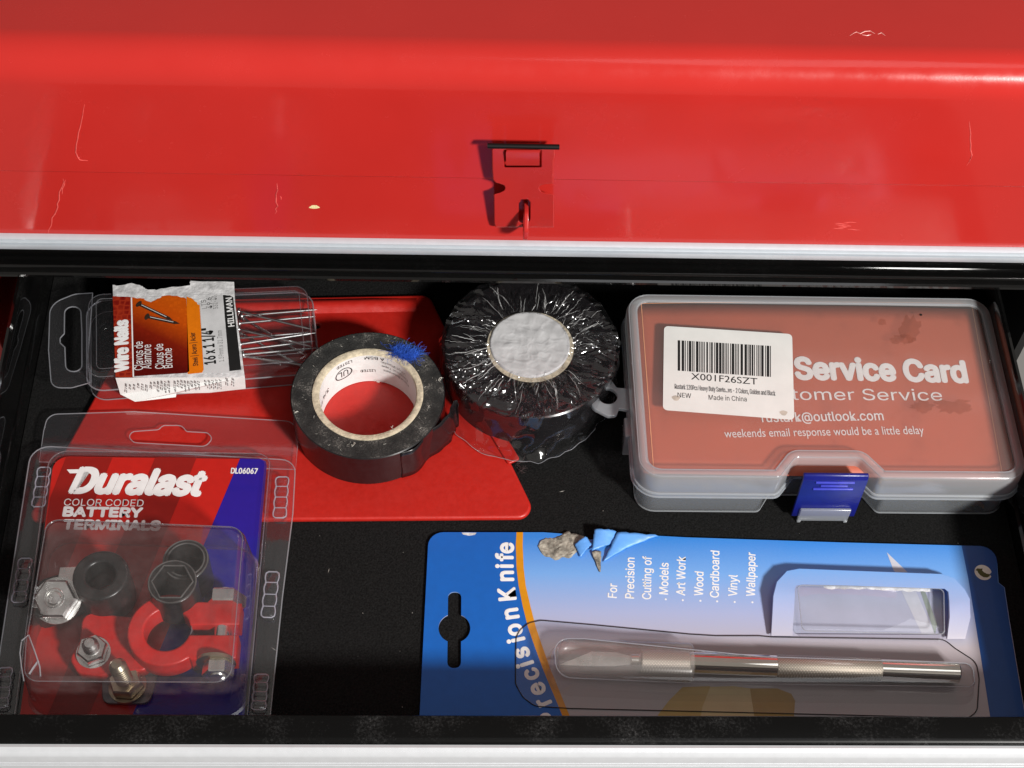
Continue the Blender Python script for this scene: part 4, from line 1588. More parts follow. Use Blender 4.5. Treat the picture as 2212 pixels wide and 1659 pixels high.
# bubble over the terminals
ZU = 33.0
U = lambda u, v: c2(u, v, ZU)
bt = fillet([U(236, 578), U(1282, 620), U(1212, 1446), U(112, 1440), U(125, 1230)], [5, 6, 6, 6, 0], 7)
foot = inset(bt, -2.2)
bub = loft('bubble', [ring(inset(bt, -3.2), ZK + 2.0), ring(foot, ZK + 2.4), ring(inset(bt, -0.5), ZU - 3), ring(inset(bt, 0.5), ZU - 0.8), ring(inset(bt, 2.2), ZU)], M['bubble_wall'], bp_, smooth=True, sharp=60)
NXB, NYB = 36, 30
bi = inset(bt, 2.2)
patch('bubble_top', ring(bi, ZU), M['clear_hazy'], bp_)
tube('bubble_edge', ring(inset(bt, 0.6), ZU - 0.7), 0.22, M['edge_soft'], bub, n=6, closed=True)
# crushed corner of the bubble
cr = [(112, 1225), (150, 1195), (185, 1290), (208, 1360), (215, 1420), (180, 1440), (120, 1400)]
V = [c2(u, v, ZU + 0.4 + 1.4 * math.sin(k * 2.1)) for k, (u, v) in enumerate(cr)] + [c2(165, 1330, ZU - 3.5)]
mk('crushed_corner', V, [(k, (k + 1) % 7, 7) for k in range(7)], M['wrap'], bub)
tube('crushed_corner', [c2(112, 1225, ZU + .6), c2(150, 1195, ZU + .9), c2(185, 1290, ZU + 1), c2(208, 1360, ZU + .8), c2(212, 1410, ZU + .5)], 0.3, M['edge'], bub, n=5)
tube('crushed_corner', [c2(112, 1230, ZU), c2(104, 1290, ZU), c2(112, 1360, ZU), c2(125, 1435, ZU)], 0.25, M['edge'], bub, n=5)
tube('crushed_corner', [c2(200, 1330, ZU + .5), c2(170, 1372, ZU + .5), c2(152, 1400, ZU + .4)], 0.4, M['edge'], bub, n=5)

# ================================================================== battery terminals inside the bubble
def hexnut(name, c, axis, r, h, mat, par):
    prof = []
    c = Vector(c)
    ez = Vector(axis).normalized()
    o = lathe(name, [(r * 0.55, 0), (r * 0.93, 0), (r, h * 0.12), (r, h * 0.85), (r * 0.90, h), (r * 0.62, h)], c, mat, par, n=6, axis=axis, smooth=False, sharp=None, cap0=True, cap1=True)
    return o


def clamp_ring(name, c, ro, ri, h, a0, a1, arms, mat, par, n=40):
    """open ring in plan with two straight arms: outline pulled up to height h"""
    pts = []
    for k in range(n + 1):
        a = a0 + (a1 - a0) * k / n
        pts.append(Vector((c.x + ro * math.cos(a), c.y + ro * math.sin(a))))
    inner = []
    for k in range(n + 1):
        a = a1 + (a0 - a1) * k / n
        inner.append(Vector((c.x + ri * math.cos(a), c.y + ri * math.sin(a))))
    poly = pts + arms[1] + inner + arms[0]
    return slab(name, [poly], c.z, c.z + h, mat, par, bev=0.9)


zr = 12.6
M['highlight_black'] = plain('highlight_black_plastic', (0.09, 0.088, 0.085), 0.35, var=0.4)  # paler black for the sleeve rims: their highlight painted in
rc = c2(872, 1165, 22)
rc = Vector((rc.x, rc.y, zr))
red_t = thing('battery_terminal', 'red painted battery terminal clamp with pinch bolt in the blister package', 'battery terminal', Vector((rc.x, rc.y, 9)))
RO, RI = 13.2, 8.9
xe = c2(1238, 1160, 22).x
g = 2.7                                               # half the gap between the arms
up_, dn_ = 10.8, 11.4
a0 = math.asin(up_ / RO) if up_ < RO else 1.2
A0, A1 = math.radians(48), math.radians(312)
arms0 = [Vector((rc.x + RI + 1.0, rc.y + g)), Vector((xe, rc.y + g)), Vector((xe, rc.y + up_ - 1.0)), Vector((rc.x + 10, rc.y + up_ - 0.4))]
arms1 = [Vector((rc.x + 10, rc.y - dn_ + 0.6)), Vector((xe, rc.y - dn_ + 1.2)), Vector((xe, rc.y - g)), Vector((rc.x + RI + 1.0, rc.y - g))]
i0 = math.asin(g / RI)
outer = [Vector((rc.x + RO * math.cos(a), rc.y + RO * math.sin(a))) for a in [A0 + (A1 - A0) * k / 40 for k in range(41)]]
inner = [Vector((rc.x + RI * math.cos(a), rc.y + RI * math.sin(a))) for a in [2 * math.pi - i0 - (2 * math.pi - 2 * i0) * k / 40 for k in range(41)]]
slab('clamp_ring', [outer + arms1[:3] + inner + arms0[1:]], zr, zr + 9.4, M['lead_red'], red_t, bev=0.8)
lathe('bore', [(RI + 0.05, 0.5), (RI - 0.4, 9.0)], rc, M['lead'], red_t, n=40)
# pinch bolt through both arms
bx = c2(1160, 1160, 20).x
zbz = zr + 6.2
lathe('bolt_shank', [(2.9, 0), (2.9, 34)], (bx, rc.y - 17, zbz), M['steel'], red_t, n=20, axis=(0, 1, 0), cap0=True, cap1=True)
hexnut('bolt_head', (bx, rc.y + up_ - 0.8, zbz), (0, 1, 0), 7.6, 5.2, M['steel'], red_t)
lathe('washer', [(3, 0), (7.0, 0), (7.0, 1.1), (3, 1.1)], (bx - 1, rc.y - dn_ - 0.2, zbz), M['brass'], red_t, n=28, axis=(0, 1, 0))
hexnut('nut', (bx, rc.y - dn_ - 5.2, zbz), (0, 1, 0), 5.6, 5.0, M['steel'], red_t)
# tail with cable lug
lc = c2(490, 1290, 15)
tail = [Vector((rc.x - 11, rc.y + 7)), Vector((c2(440, 1080, 15).x, c2(440, 1080, 15).y)), Vector((lc.x - 5, lc.y + 5)), Vector((lc.x - 7.5, lc.y - 2)), Vector((lc.x - 4, lc.y - 7)), Vector((lc.x + 4, lc.y - 8)), Vector((lc.x + 13, lc.y - 6)), Vector((rc.x - 6, rc.y - 12))]
slab('cable_tail', [fillet(tail, 3, 4)], 9.5, 15.0, M['lead_red'], red_t, bev=0.8)


def stud(c, hz, r, mat, par, nutm, nr, nh, tilt=(0, 0, 1)):
    c = Vector(c)
    t = Vector(tilt).normalized()
    lathe('washer', [(r, 0), (nr * 1.12, 0), (nr * 1.12, 0.8), (r, 0.8)], c, nutm, par, n=28, axis=tilt)
    hexnut('nut', c + t * 0.8, tilt, nr, nh, nutm, par)
    pr_ = [(r, 0)]
    for k in range(9):
        z_ = nh + 1 + (hz - nh - 2.5) * k / 8
        pr_ += [(r, z_), (r - 0.22, z_ + 0.3)]
    pr_ += [(r - 0.4, hz - 1.0), (r * 0.6, hz), (0.05, hz + 0.2)]
    lathe('stud', pr_, c, mat, par, n=20, axis=tilt)


stud((lc.x, lc.y, 15.0), 9.5, 2.9, M['steel'], red_t, M['steel'], 5.4, 4.2, (0.02, -0.05, 1))
s2 = c2(665, 1455, 11)
stud((s2.x, s2.y, 9.4), 17, 3.1, M['brass'], red_t, M['brass'], 6.0, 4.6, (-0.08, 0.06, 1))
slab('lug_foot', [fillet([Vector((s2.x - 8, s2.y - 6)), Vector((s2.x + 8, s2.y - 6)), Vector((s2.x + 10, s2.y + 9)), Vector((s2.x - 10, s2.y + 9))], 3, 4)], 8.0, 9.3, M['lead'], red_t, bev=0.3)

# black terminal behind and beside it
bc = c2(525, 880, 28)
blk = thing('battery_terminal', 'black coated battery terminal clamp with silver nut in the blister package', 'battery terminal', Vector((bc.x, bc.y, 9)))
obk = [Vector((bc.x + 9.0 * math.cos(a), bc.y + 9.0 * math.sin(a))) for a in [k * math.pi / 20 for k in range(40)]]
ibk = [Vector((bc.x + 6.2 * math.cos(a), bc.y + 6.2 * math.sin(a))) for a in [k * math.pi / 20 for k in range(40)]]
slab('clamp_ring', [obk, ibk], 9.6, 28.0, M['black_plastic'], blk, bev=1.0)
nc = c2(290, 990, 24)
arm = [Vector((bc.x - 8, bc.y + 7)), Vector((nc.x - 7, nc.y + 8)), Vector((nc.x - 8, nc.y - 7)), Vector((bc.x - 8, bc.y - 6))]
slab('clamp_arm', [fillet(arm, 2.5, 4)], 10.0, 20.0, M['black_plastic'], blk, bev=0.8)
stud((nc.x, nc.y, 20.0), 6.0, 3.6, M['steel'], blk, M['steel'], 7.6, 4.6, (0.0, -0.3, 1))
sq = c2(355, 880, 22)
slab('lock_tab', [[Vector((sq.x - 3, sq.y - 3)), Vector((sq.x + 3, sq.y - 2.4)), Vector((sq.x + 3, sq.y + 3)), Vector((sq.x - 3, sq.y + 2.6))]], 20.4, 22.4, M['steel'], blk, bev=0.3)


def sleeve(u, v, z1, z0, ro, hexa, lab):
    c = c2(u, v, z1)
    c = Vector((c.x, c.y, z0))
    h = z1 - z0
    t = thing('post_sleeve', lab, 'sleeve', c)
    lathe('wall', [(ro * 0.98, 0), (ro * 0.98, h * 0.6), (ro, h * 0.62), (ro, h - 0.4), (ro - 0.4, h)], c, M['black_plastic'], t, n=40)
    n = 6 if hexa else 40
    ri = ro * (0.84 if hexa else 0.80)
    # rim between the round outside and the inner bore
    m_ = 48
    V, Fc = [], []
    for k in range(m_):
        a = 2 * math.pi * k / m_
        V.append(c + Vector(((ro - 0.4) * math.cos(a), (ro - 0.4) * math.sin(a), h)))
    for k in range(m_):
        a = 2 * math.pi * k / m_
        rr = ri
        if hexa:
            q = (a % (math.pi / 3)) - math.pi / 6
            rr = ri * math.cos(math.pi / 6) / math.cos(q)
        V.append(c + Vector((rr * math.cos(a), rr * math.sin(a), h - 0.1)))
    for k in range(m_):
        V.append(Vector((V[m_ + k].x, V[m_ + k].y, c.z + h * 0.35)))
    for r_ in range(2):
        for k in range(m_):
            a, b = r_ * m_ + k, r_ * m_ + (k + 1) % m_
            Fc.append((a, b, b + m_, a + m_))
    Fc.append(tuple(range(2 * m_, 3 * m_)))
    mk('bore', V, Fc, M['black_plastic'], t, True, sharp=30)
    tube('bore_edge', [v + Vector((0, 0, 0.1)) for v in V[m_:2 * m_]], 0.3, M['highlight_black'], t, n=6, closed=True)
    tube('rim_edge', [v + Vector((0, 0, -0.1)) for v in V[:m_]], 0.3, M['highlight_black'], t, n=6, closed=True)


sleeve(900, 915, 31.0, 14.0, 8.7, True, 'black plastic post sleeve with hexagonal bore standing above the red clamp')
sleeve(970, 800, 26.0, 9.0, 8.3, False, 'plain round black post sleeve behind the sleeve with hexagonal bore')

# ================================================================== precision knife package
KZ = 1.2
kp = thing('knife_package', 'blue and grey precision knife card package with torn edge and clear blister', 'knife package', c5(1200, 800, 0))
A5 = lambda u, v, dz=0.0: c5(u, v, KZ + dz)
A6 = lambda u, v, dz=0.0: c6(u, v, KZ + dz)
bot = -160.6


def atbot(p):
    return Vector((p.x, bot, p.z))


TLk, TRk = A5(150, 163), A6(2030, 252)
BLk, BRk = A5(60, 1500), A6(2240, 1500)
top_edge = [A5(1130, 175), A5(1200, 205), A5(1235, 250), A5(1265, 150), A5(1410, 165), A5(1690, 185)]
outl = [Vector((BLk.x + 1.0, bot)), Vector((BRk.x, bot)), A6(2115, 720), A6(2085, 520), A6(2045, 488), TRk] + [A6(1000, 225), A6(0, 192)] + [A5(1690, 187), A5(1420, 178), A5(1300, 205), A5(1200, 215), A5(1040, 172), A5(920, 163)] + [TLk]
card_out = fillet(outl, [1, 1, 0, 0, 0, 9, 0, 0, 0, 0, 0.5, 0.5, 0.5, 0, 6], 6)
hc = A5(322, 806)
hr = 5.9
sw = 2.5
ht, hb_ = A5(333, 563).y, A5(318, 1073).y
# cross shaped hang hole: round middle with a slot up and down
hole_k = []
for k in range(0, 25):
    a = R(-65) + R(130) * k / 24
    hole_k.append(Vector((hc.x + hr * math.cos(a), hc.y + hr * math.sin(a))))
hole_k += fillet([Vector((hc.x + sw, ht)), Vector((hc.x - sw, ht)), Vector((hc.x - sw, hc.y)), Vector((hc.x + sw, hc.y))], [2.2, 2.2, 0, 0], 4)[:10]
for k in range(0, 25):
    a = R(115) + R(130) * k / 24
    hole_k.append(Vector((hc.x + hr * math.cos(a), hc.y + hr * math.sin(a))))
hole_k += fillet([Vector((hc.x - sw, hb_)), Vector((hc.x + sw, hb_)), Vector((hc.x + sw, hc.y)), Vector((hc.x - sw, hc.y))], [2.2, 2.2, 0, 0], 4)[:10]
win_k = fillet([A6(680, 492), A6(1678, 520), A6(1690, 830), A6(690, 825)], 2.5, 4)
oy = ORG[kp].y
ga = A5(1000, 165).y - oy
gb = A5(1000, 900).y - oy
M['sky_print'] = gradient_mat('sky_print', [(bot - oy, 'A89E9E'), (gb, 'B4ACB2'), (gb + 14, 'A4AED2'), (ga - 16, '72A6E4'), (ga, '2E80D6')], 'Y')
M['blue_print'] = plain('blue_print', '065CB2', 0.42, var=0.04, coat=0.1)
M['navy_print'] = plain('navy_print', '0A4488', 0.36, var=0.04, coat=0.3)
M['gold_print'] = plain('gold_print', 'CF8A12', 0.4, var=0.06)
kc = slab('backing_card', [card_out, hole_k, win_k], KZ - 0.5, KZ, M['sky_print'], kp)
z1 = 0.07
arc = [(738, 163), (733, 250), (738, 400), (752, 520), (780, 660), (815, 800), (860, 930), (915, 1080), (965, 1200), (1020, 1330), (1060, 1430), (1090, 1500)]
arcp = [A5(u, v, z1) for u, v in arc]
blue_out = [atbot(A5(1090, 1500, z1))] + arcp[::-1][1:] + [Vector((p.x, p.y, KZ + z1)) for p in fillet([A5(740, 163), TLk, Vector((BLk.x + 1.0, bot))], [0, 6, 0], 6)[1:]]
patch('blue_band', blue_out, M['blue_print'], kc, holes=[hole_k])
gold2 = [(782, 163), (780, 250), (786, 400), (800, 520), (832, 660), (868, 800), (912, 930), (965, 1080), (1015, 1200), (1068, 1330), (1110, 1430), (1140, 1500)]
patch('gold_line', [A5(u, v, z1 + 0.05) for u, v in arc] + [A5(u, v, z1 + 0.05) for u, v in gold2[::-1]], M['gold_print'], kc)
navy = [A6(1805, 246, z1), A6(1850, 470, z1), A6(1925, 940, z1), A6(1990, 1360, z1)]
nb_ = A6(2012, 1500, z1)
patch('navy_band', navy + [Vector((nb_.x, bot + 0.2, KZ + z1)), Vector((BRk.x - 0.2, bot + 0.2, KZ + z1)), A6(2112, 720, z1), A6(2082, 520, z1), A6(2042, 488, z1)] + [Vector((p.x, p.y, KZ + z1)) for p in fillet([A6(2042, 488), TRk, A6(1805, 246)], [0, 8.6, 0], 6)[1:-1]], M['navy_print'], kc)
# title follows the curve, letter by letter: (character, base line u, v, turn)
title = [('e', 715, 268, 90), ('f', 713, 330, 90), ('i', 713, 390, 90), ('n', 716, 455, 91), ('K', 728, 572, 96), ('n', 748, 702, 99), ('o', 770, 808, 102), ('i', 790, 872, 104), ('s', 818, 958, 107), ('i', 848, 1030, 109), ('c', 880, 1098, 111), ('e', 922, 1195, 113), ('r', 962, 1283, 114), ('P', 1005, 1385, 115)]
for ch, u, v, ang in title:
    a = A5(u, v, z1 + 0.06)
    e_ = Vector((math.cos(R(ang)), math.sin(R(ang)), 0))
    text('title_letter', ch, a, a + e_, 6.2, M['white'], kc, bold=0.03, fit=False, centre=True)
rows = [('For', 1408, 603, 510), ('Precision', 1524, 607, 335), ('Cutting of', 1638, 613, 328), ('Models', 1752, 580, 370), ('Art Work', 1866, 587, 328), ('Wood', 1986, 590, 430), ('Cardboard', 2092, 602, 290)]
for s, u, v0, v1 in rows:
    text('lettering', s, A5(u, v0, z1), A5(u + 4, v1, z1), 3.3, M['white'], kc, bold=0.014)
for s, u, v0, v1 in [('Vinyl', 335, 580, 440), ('Wallpaper', 452, 580, 295)]:
    text('lettering', s, A6(u, v0, z1), A6(u + 3, v1, z1), 3.3, M['white'], kc, bold=0.014)
for q in [A5(1738, 612, z1), A5(1852, 618, z1), A5(1970, 622, z1), A5(2082, 626, z1), A6(320, 615, z1), A6(436, 617, z1)]:
    patch('bullet', [q + Vector((0.42 * math.cos(t), 0.42 * math.sin(t), 0)) for t in [k * 0.785 for k in range(8)]], M['white'], kc)
# printed hand along the front edge
M['hand_a'] = plain('printed_skin', 'B4975A', 0.4, var=0.1, vscale=60)
M['hand_b'] = plain('printed_skin_light', 'C2AC80', 0.4, var=0.08, vscale=60)
M['hand_c'] = plain('printed_skin_dark', 'A08044', 0.4, var=0.1, vscale=60)
patch('hand_picture', [A5(1690, 1380, z1), A5(1760, 1290, z1), A5(1850, 1200, z1), A6(160, 1165, z1), A6(120, 1500, z1), A5(1640, 1480, z1)], M['hand_a'], kc)
patch('hand_picture', [A6(160, 1170, z1 + .03), A6(310, 1165, z1 + .03), A6(420, 1180, z1 + .03), A6(470, 1500, z1 + .03), A6(70, 1500, z1 + .03), A6(110, 1300, z1 + .03)], M['hand_b'], kc)
patch('hand_picture', [A6(420, 1180, z1 + .05), A6(600, 1180, z1 + .05), A6(690, 1215, z1 + .05), A6(715, 1260, z1 + .05), A6(700, 1500, z1 + .05), A6(470, 1500, z1 + .05)], M['hand_c'], kc)
# printed blade point
M['blade_print'] = plain('printed_blade', 'C2C4CE', 0.4, var=0.05)
patch('blade_picture', [A6(1315, 290, z1), A6(1440, 410, z1), A6(1530, 505, z1), A6(1470, 500, z1), A6(1360, 410, z1)], M['blade_print'], kc)
# round green arrow mark
M['mark_white'] = plain('mark_white', (0.72, 0.70, 0.62), 0.5)
M['mark_green'] = plain('mark_green', '4A4A16', 0.5)
mc = A6(1945, 422, z1 + 0.05)
mr_ = 3.3
circ = [mc + Vector((mr_ * math.cos(t), mr_ * math.sin(t), 0)) for t in [k * math.pi / 20 for k in range(40)]]
patch('round_mark', circ, M['mark_white'], kc)
up1 = Vector((0, 0, 0.05))


def arrow(sg):
    pts = []
    for k in range(13):
        a = R(200) - R(150) * k / 12
        pts.append((2.75 * math.cos(a) - 0.1, 2.2 * math.sin(a) * 0.6 - 0.25))
    return pts


yin = [(-2.9, 0.9), (-2.0, 1.75), (-0.9, 1.6), (0.1, 1.7), (-0.25, 0.9), (0.3, 0.1), (1.3, -0.55), (2.6, -0.7), (2.2, -1.6), (1.2, -2.2), (-0.2, -2.1), (-1.4, -1.2), (-2.0, -0.1), (-2.2, 0.7)]
patch('round_mark', [mc + up1 + Vector((a, b, 0)) for a, b in yin], M['mark_green'], kc)
patch('round_mark', [mc + up1 + Vector((a, b, 0)) for a, b in [(2.3, -0.9), (3.35, 0.2), (3.4, -0.9), (2.9, -1.8)]], M['navy_print'], kc)

# torn spot on the rear edge: crushed grey fibre and lifted blue flaps
M['pulp'] = plain('torn_pulp', (0.26, 0.24, 0.20), 0.9, var=0.7, vscale=420, bump=1.0, bscale=600)
random.seed(12)
V, Fc = [], []
nx, ny = 22, 12
for j in range(ny + 1):
    for i in range(nx + 1):
        s, t = i / nx, j / ny
        u = 885 + 345 * s + 12 * noise.noise(Vector((t * 4, 2, 0)))
        e_ = min(1.0, s / 0.16) ** 0.6
        v0_ = 255 + (175 + 25 * math.sin(s * 7) + (20 if s > .6 else 0) - 255) * e_
        v1_ = 262 + (345 - 100 * max(0, s - 0.55) - 60 * abs(s - 0.35) ** 1.2 + 10 * math.sin(s * 23) - 262) * e_
        p = A5(u, v0_ + (v1_ - v0_) * t)
        p.z += 0.25 + 0.45 * abs(noise.noise(Vector((p.x * .35, p.y * .35, 1)))) + 0.45 * abs(noise.noise(Vector((p.x * 1.1, p.y * 1.1, 5)))) - (0.5 if t in (0, 1) else 0)
        V.append(p)
for j in range(ny):
    for i in range(nx):
        k = j * (nx + 1) + i
        Fc.append((k, k + 1, k + nx + 2, k + nx + 1))
mk('torn_pulp', V, Fc, M['pulp'], kp)
M['flap_blue'] = plain('lifted_print', '5A96DC', 0.4, var=0.15, vscale=90)
def flap_(q, bow_, mat=None):
    """a curled scrap of print: four corners (u, v, height), bowed up in the middle"""
    n = 10
    V, Fc = [], []
    c = [c5(*p) for p in q]
    for j in range(n + 1):
        for i in range(n + 1):
            a, b = i / n, j / n
            p = (c[0] * (1 - a) + c[1] * a) * (1 - b) + (c[3] * (1 - a) + c[2] * a) * b
            p.z += bow_ * math.sin(math.pi * a) * (0.4 + 0.6 * (1 - b))
            w_ = 0.45 if (i in (0, n) or j in (0, n)) else 0.12
            p += Vector((w_ * noise.noise(Vector((i * .9, j * .9, q[0][0]))), w_ * noise.noise(Vector((i * .9, j * .9, q[0][1] + 9.5))), 0.25 * abs(noise.noise(Vector((i * .5, j * .5, 3))))))
            V.append(p)
    for j in range(n):
        for i in range(n):
            k = j * (n + 1) + i
            Fc.append((k, k + 1, k + n + 2, k + n + 1))
    o = mk('torn_flap', V, Fc, mat or M['flap_blue'], kp, True)
    s_ = o.modifiers.new('thick', 'SOLIDIFY')
    s_.thickness = 0.0003


flap_([(1128, 245, 1.9), (1205, 192, 3.4), (1240, 245, 2.4), (1165, 330, 1.7)], 0.6)
flap_([(1262, 142, 4.6), (1408, 160, 3.0), (1392, 235, 1.7), (1242, 290, 2.4)], 0.9)
flap_([(1414, 163, 3.6), (1690, 186, 1.5), (1480, 262, 1.5), (1318, 362, 1.5)], 0.5)
flap_([(1240, 292, 2.2), (1306, 290, 1.8), (1302, 425, 1.5), (1290, 425, 1.5)], 0.3, M['pulp'])
patch('torn_fibre', [A5(370, 165, .1), A5(470, 166, .1), A5(460, 180, .1), A5(420, 186, .1), A5(380, 178, .1)], M['torn'], kc)
# card bowed up round the blade window: raised printed band
band_o = [A6(552, 830), A6(552, 560), A6(575, 470), A6(640, 400), A6(720, 385), A6(1000, 396), A6(1640, 420), A6(1720, 445), A6(1790, 520), A6(1822, 580), A6(1826, 700), A6(1815, 850)]
band_i = [A6(690, 830), A6(690, 560), A6(690, 515), A6(700, 494), A6(740, 486), A6(1000, 492), A6(1600, 512), A6(1660, 515), A6(1684, 535), A6(1690, 600), A6(1692, 700), A6(1698, 850)]
rings = [[], [], [], []]
for k, (a, b) in enumerate(zip(band_o, band_i)):
    h = 5.2 * (1 if 1 <= k <= 10 else 0.35)
    sh_ = Vector((0, 0, 0))
    rings[0].append(Vector((a.x, a.y, KZ - 0.3 + (h - 0.9))))
    rings[1].append(Vector((a.x, a.y, KZ + h)))
    rings[2].append(Vector((b.x, b.y, KZ + h)))
    rings[3].append(Vector((b.x, b.y, KZ + h - 1.2)))


def shift_down(p, z):
    """same place in plan but shifted towards the front as the surface stands higher"""
    return Vector((p.x, p.y - z * 0.69, p.z))


rings = [[shift_down(p, p.z - KZ) for p in r_] for r_ in rings]
rr_ = [[rings[j][k] for j in range(4)] for k in range(len(band_o))]
loft('window_band', rr_, M['sky_print'], kp, closed=False, smooth=True, sharp=40)
# brown torn fibre along the inner rear edge of the band
V, Fc = [], []
for k in range(28):
    t = k / 27
    p = A6(880 + 690 * t, 487 + 24 * t)
    p = Vector((p.x, p.y - 3.4, KZ + 4.4))
    V += [p + Vector((0, 0.3, 0)), p + Vector((0, -0.8 - 1.4 * abs(noise.noise(Vector((k * .7, 0, 0)))), -0.5 + noise.noise(Vector((k * .5, 4, 0)))))]
    if k:
        Fc.append((2 * k - 2, 2 * k, 2 * k + 1, 2 * k - 1))
mk('torn_fibre', V, Fc, M['torn'], kp)
# clear tray for spare blades in the window
tw = fillet([A6(700, 500, 0), A6(1672, 524, 0), A6(1676, 838, 0), A6(735, 815, 0)], 2.5, 5)
tw = [Vector((p.x, p.y - 2.0)) for p in tw]
M['grey_base'] = plain('grey_card_back', (0.42, 0.44, 0.56), 0.6, var=0.06, vscale=80)
wb = patch('window_backing', ring(inset(win_k, -0.5), KZ - 0.75), M['grey_base'], kp)
M['blade_green'] = plain('printed_blade_shade', '8E9890', 0.4, var=0.1)
patch('blade_picture', [A6(1405, 530, -0.7), A6(1500, 530, -0.7), A6(1630, 828, -0.7), A6(1545, 826, -0.7)], M['blade_print'], wb)
patch('blade_picture', [A6(1530, 530, -0.68), A6(1560, 530, -0.68), A6(1645, 760, -0.68), A6(1630, 828, -0.68)], M['blade_green'], wb)
bt_ = loft('blade_tray', [ring(inset(tw, -0.6), KZ + 0.3), ring(inset(tw, 0.2), KZ + 4.0), ring(inset(tw, 1.2), KZ + 4.8)], M['clear'], kp, cap1=True, smooth=True, sharp=60)
tube('tray_edge', ring(inset(tw, 0.6), KZ + 4.5), 0.22, M['edge'], bt_, n=6, closed=True)
# long clear blister over the knife
ft_ = [A5(735, 870), A5(760, 820), A5(820, 772), A5(900, 755), A5(1250, 785), A5(1900, 848), A6(200, 838), A6(480, 838), A6(560, 846), A6(1690, 862), A6(1760, 920), A6(1900, 1010), A6(1918, 1120), A6(1905, 1330), A6(1850, 1375), A5(1100, 1345), A5(860, 1330), A5(780, 1270), A5(730, 1180)]
ftp = fillet([Vector((p.x, p.y)) for p in ft_], 5.0, 5)
M['knife_clear'] = film('knife_blister', 1.5, 0.07, tint=(0.995, 0.987, 0.984), haze=0.035, hazecol=(0.78, 0.66, 0.63), bump=0.15, bscale=40, gain=0.8)  # pinkish haze colour paints in the red lid's reflection on the clear plastic
fl_ = patch('blister_skirt', ring(ftp, KZ + 0.35), M['knife_clear'], kp)
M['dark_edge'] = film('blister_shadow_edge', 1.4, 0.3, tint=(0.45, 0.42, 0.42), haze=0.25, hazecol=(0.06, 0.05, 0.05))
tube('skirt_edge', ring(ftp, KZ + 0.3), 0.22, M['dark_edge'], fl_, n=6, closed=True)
ZQ = 12.5
kt = [c5(985, 870, ZQ), c5(1200, 872, ZQ), c6(500, 968, ZQ), c6(1880, 1012, ZQ), c6(1895, 1165, ZQ), c6(0, 1140, ZQ), c5(1010, 1130, ZQ)]
ktp = fillet([Vector((p.x, p.y)) for p in kt], [6, 0, 0, 3, 3, 0, 6], 6)
kb = loft('knife_bubble', [ring(inset(ktp, -2.6), KZ + 0.6), ring(inset(ktp, -1.4), 6.0), ring(inset(ktp, -0.3), ZQ - 0.9), ring(inset(ktp, 0.8), ZQ)], M['knife_clear'], kp, cap1=True, smooth=True, sharp=60)
tube('bubble_edge', ring(inset(ktp, 0.0), ZQ - 0.6), 0.2, M['edge'], kb, n=6, closed=True)

# ================================================================== the knife itself
ZX = 6.3
k0, k1 = c5(1500, 1022, ZX), c6(1786, 1078, ZX)
ax = (k1 - k0).normalized()
LK = (k1 - k0).length
kn_ = thing('precision_knife', 'slim silver precision knife with knurled grip and frosted blade cap in its blister', 'knife', k0 + Vector((0, 0, -3)))
M['chrome'] = plain('polished_barrel', (0.80, 0.77, 0.70), 0.10, metal=1.0, var=0.05, vscale=60)


def knurl(name):
    mt, nt, b, _ = nodes(name)
    tc = N(nt, 'ShaderNodeTexCoord')
    hs = []
    for rz in (0.8, -0.8):
        mp = N(nt, 'ShaderNodeMapping')
        mp.inputs['Rotation'].default_value = (0, 0, rz)
        nt.links.new(tc.outputs['Object'], mp.inputs[0])
        wv = N(nt, 'ShaderNodeTexWave')
        wv.inputs['Scale'].default_value = 420
        wv.inputs['Distortion'].default_value = 0.3
        nt.links.new(mp.outputs[0], wv.inputs['Vector'])
        hs.append(wv.outputs['Fac'])
    mu = N(nt, 'ShaderNodeMath', operation='MULTIPLY')
    nt.links.new(hs[0], mu.inputs[0])
    nt.links.new(hs[1], mu.inputs[1])
    r = ramp(nt, mu.outputs[0], [(0.1, (0.34, 0.30, 0.25)), (0.6, (0.54, 0.49, 0.42))])
    nt.links.new(r.outputs[0], b.inputs['Base Color'])
    b.inputs['Metallic'].default_value = 0.75
    b.inputs['Roughness'].default_value = 0.42
    bumpy(nt, b, mu.outputs[0], 0.35, 0.0003)
    return mt


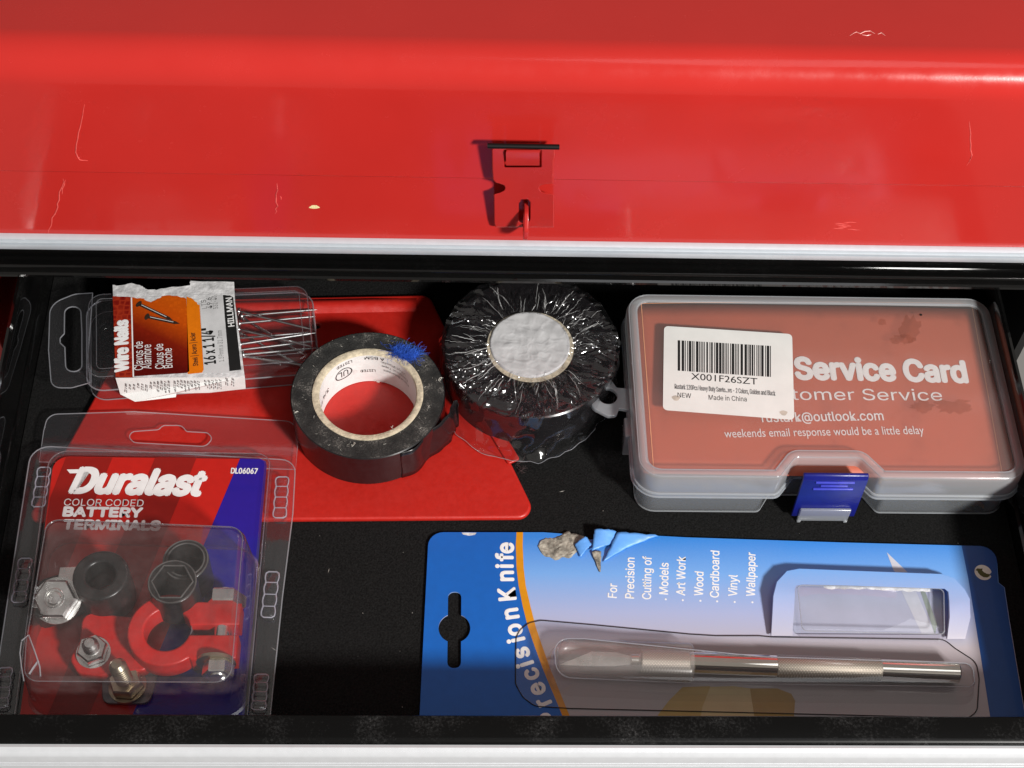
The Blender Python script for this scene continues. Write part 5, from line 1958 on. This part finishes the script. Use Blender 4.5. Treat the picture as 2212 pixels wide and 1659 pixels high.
M['knurl'] = knurl('knurled_metal')
RK = 3.9
seg = lambda p: (p - k0).dot(ax)
e1 = seg(c5(1565, 1025, ZX))
e2 = seg(c5(1890, 1032, ZX))
e3 = seg(c6(592, 1045, ZX))
e4 = seg(c6(1275, 1062, ZX))
cp = lambda d: dict(cap0=True, cap1=True)
lathe('collar', [(2.0, 0), (2.4, 0.3), (2.4, e1 - 0.6), (3.3, e1)], k0, M['chrome'], kn_, n=28, axis=ax, cap0=True, cap1=True)
lathe('chuck', [(3.3, e1), (RK + 0.2, e1 + 0.5), (RK + 0.2, e2), (RK - 0.2, e2 + 0.4)], k0, M['knurl'], kn_, n=40, axis=ax)
lathe('barrel', [(RK - 0.2, e2 + 0.4), (RK, e2 + 0.8), (RK, e3)], k0, M['chrome'], kn_, n=48, axis=ax)
lathe('grip', [(RK, e3), (RK + 0.25, e3 + 0.4), (RK + 0.25, e4 - 0.4), (RK, e4)], k0, M['knurl'], kn_, n=48, axis=ax)
lathe('barrel_end', [(RK, e4), (RK, LK - 0.5), (RK - 0.5, LK), (0.1, LK)], k0, M['chrome'], kn_, n=48, axis=ax)
# blade
bn = Vector((-ax.y, ax.x, 0))
bl_ = [(0.5, -1.6), (-6, -2.6), (-16, -2.9), (-26, -2.9), (-14, 2.9), (-5, 2.9), (0.5, 1.6)]
V = [k0 + ax * a + bn * b + Vector((0, 0, s * 0.25)) for s in (1, -1) for a, b in bl_]
n7 = len(bl_)
mk('blade', V, [tuple(range(n7)), tuple(range(n7, 2 * n7))[::-1]] + [(i, (i + 1) % n7, n7 + (i + 1) % n7, n7 + i) for i in range(n7)], M['steel'], kn_)
# flattened frosted cap
c_a, c_b = seg(c5(1000, 1010, ZX)), seg(c5(1918, 1035, ZX))
rings = []
for t, f_ in ((0.0, 0.35), (0.015, 0.62), (0.04, 0.85), (0.09, 0.97), (0.2, 1.0), (0.45, 0.98), (0.55, 0.94), (0.97, 0.97), (0.99, 0.93), (1.0, 0.86)):
    p = k0 + ax * (c_a + (c_b - c_a) * t)
    rings.append([p + bn * (7.4 * f_ * abs(math.cos(q)) ** 0.7 * (1 if math.cos(q) > 0 else -1)) + Vector((0, 0, (5.2 if t > 0.4 else 4.6) * f_ * abs(math.sin(q)) ** 0.8 * (1 if math.sin(q) > 0 else -1))) for q in [2 * math.pi * k / 36 for k in range(36)]])
loft('cap', rings, M['frost'], kn_, cap0=True, smooth=True, sharp=60)
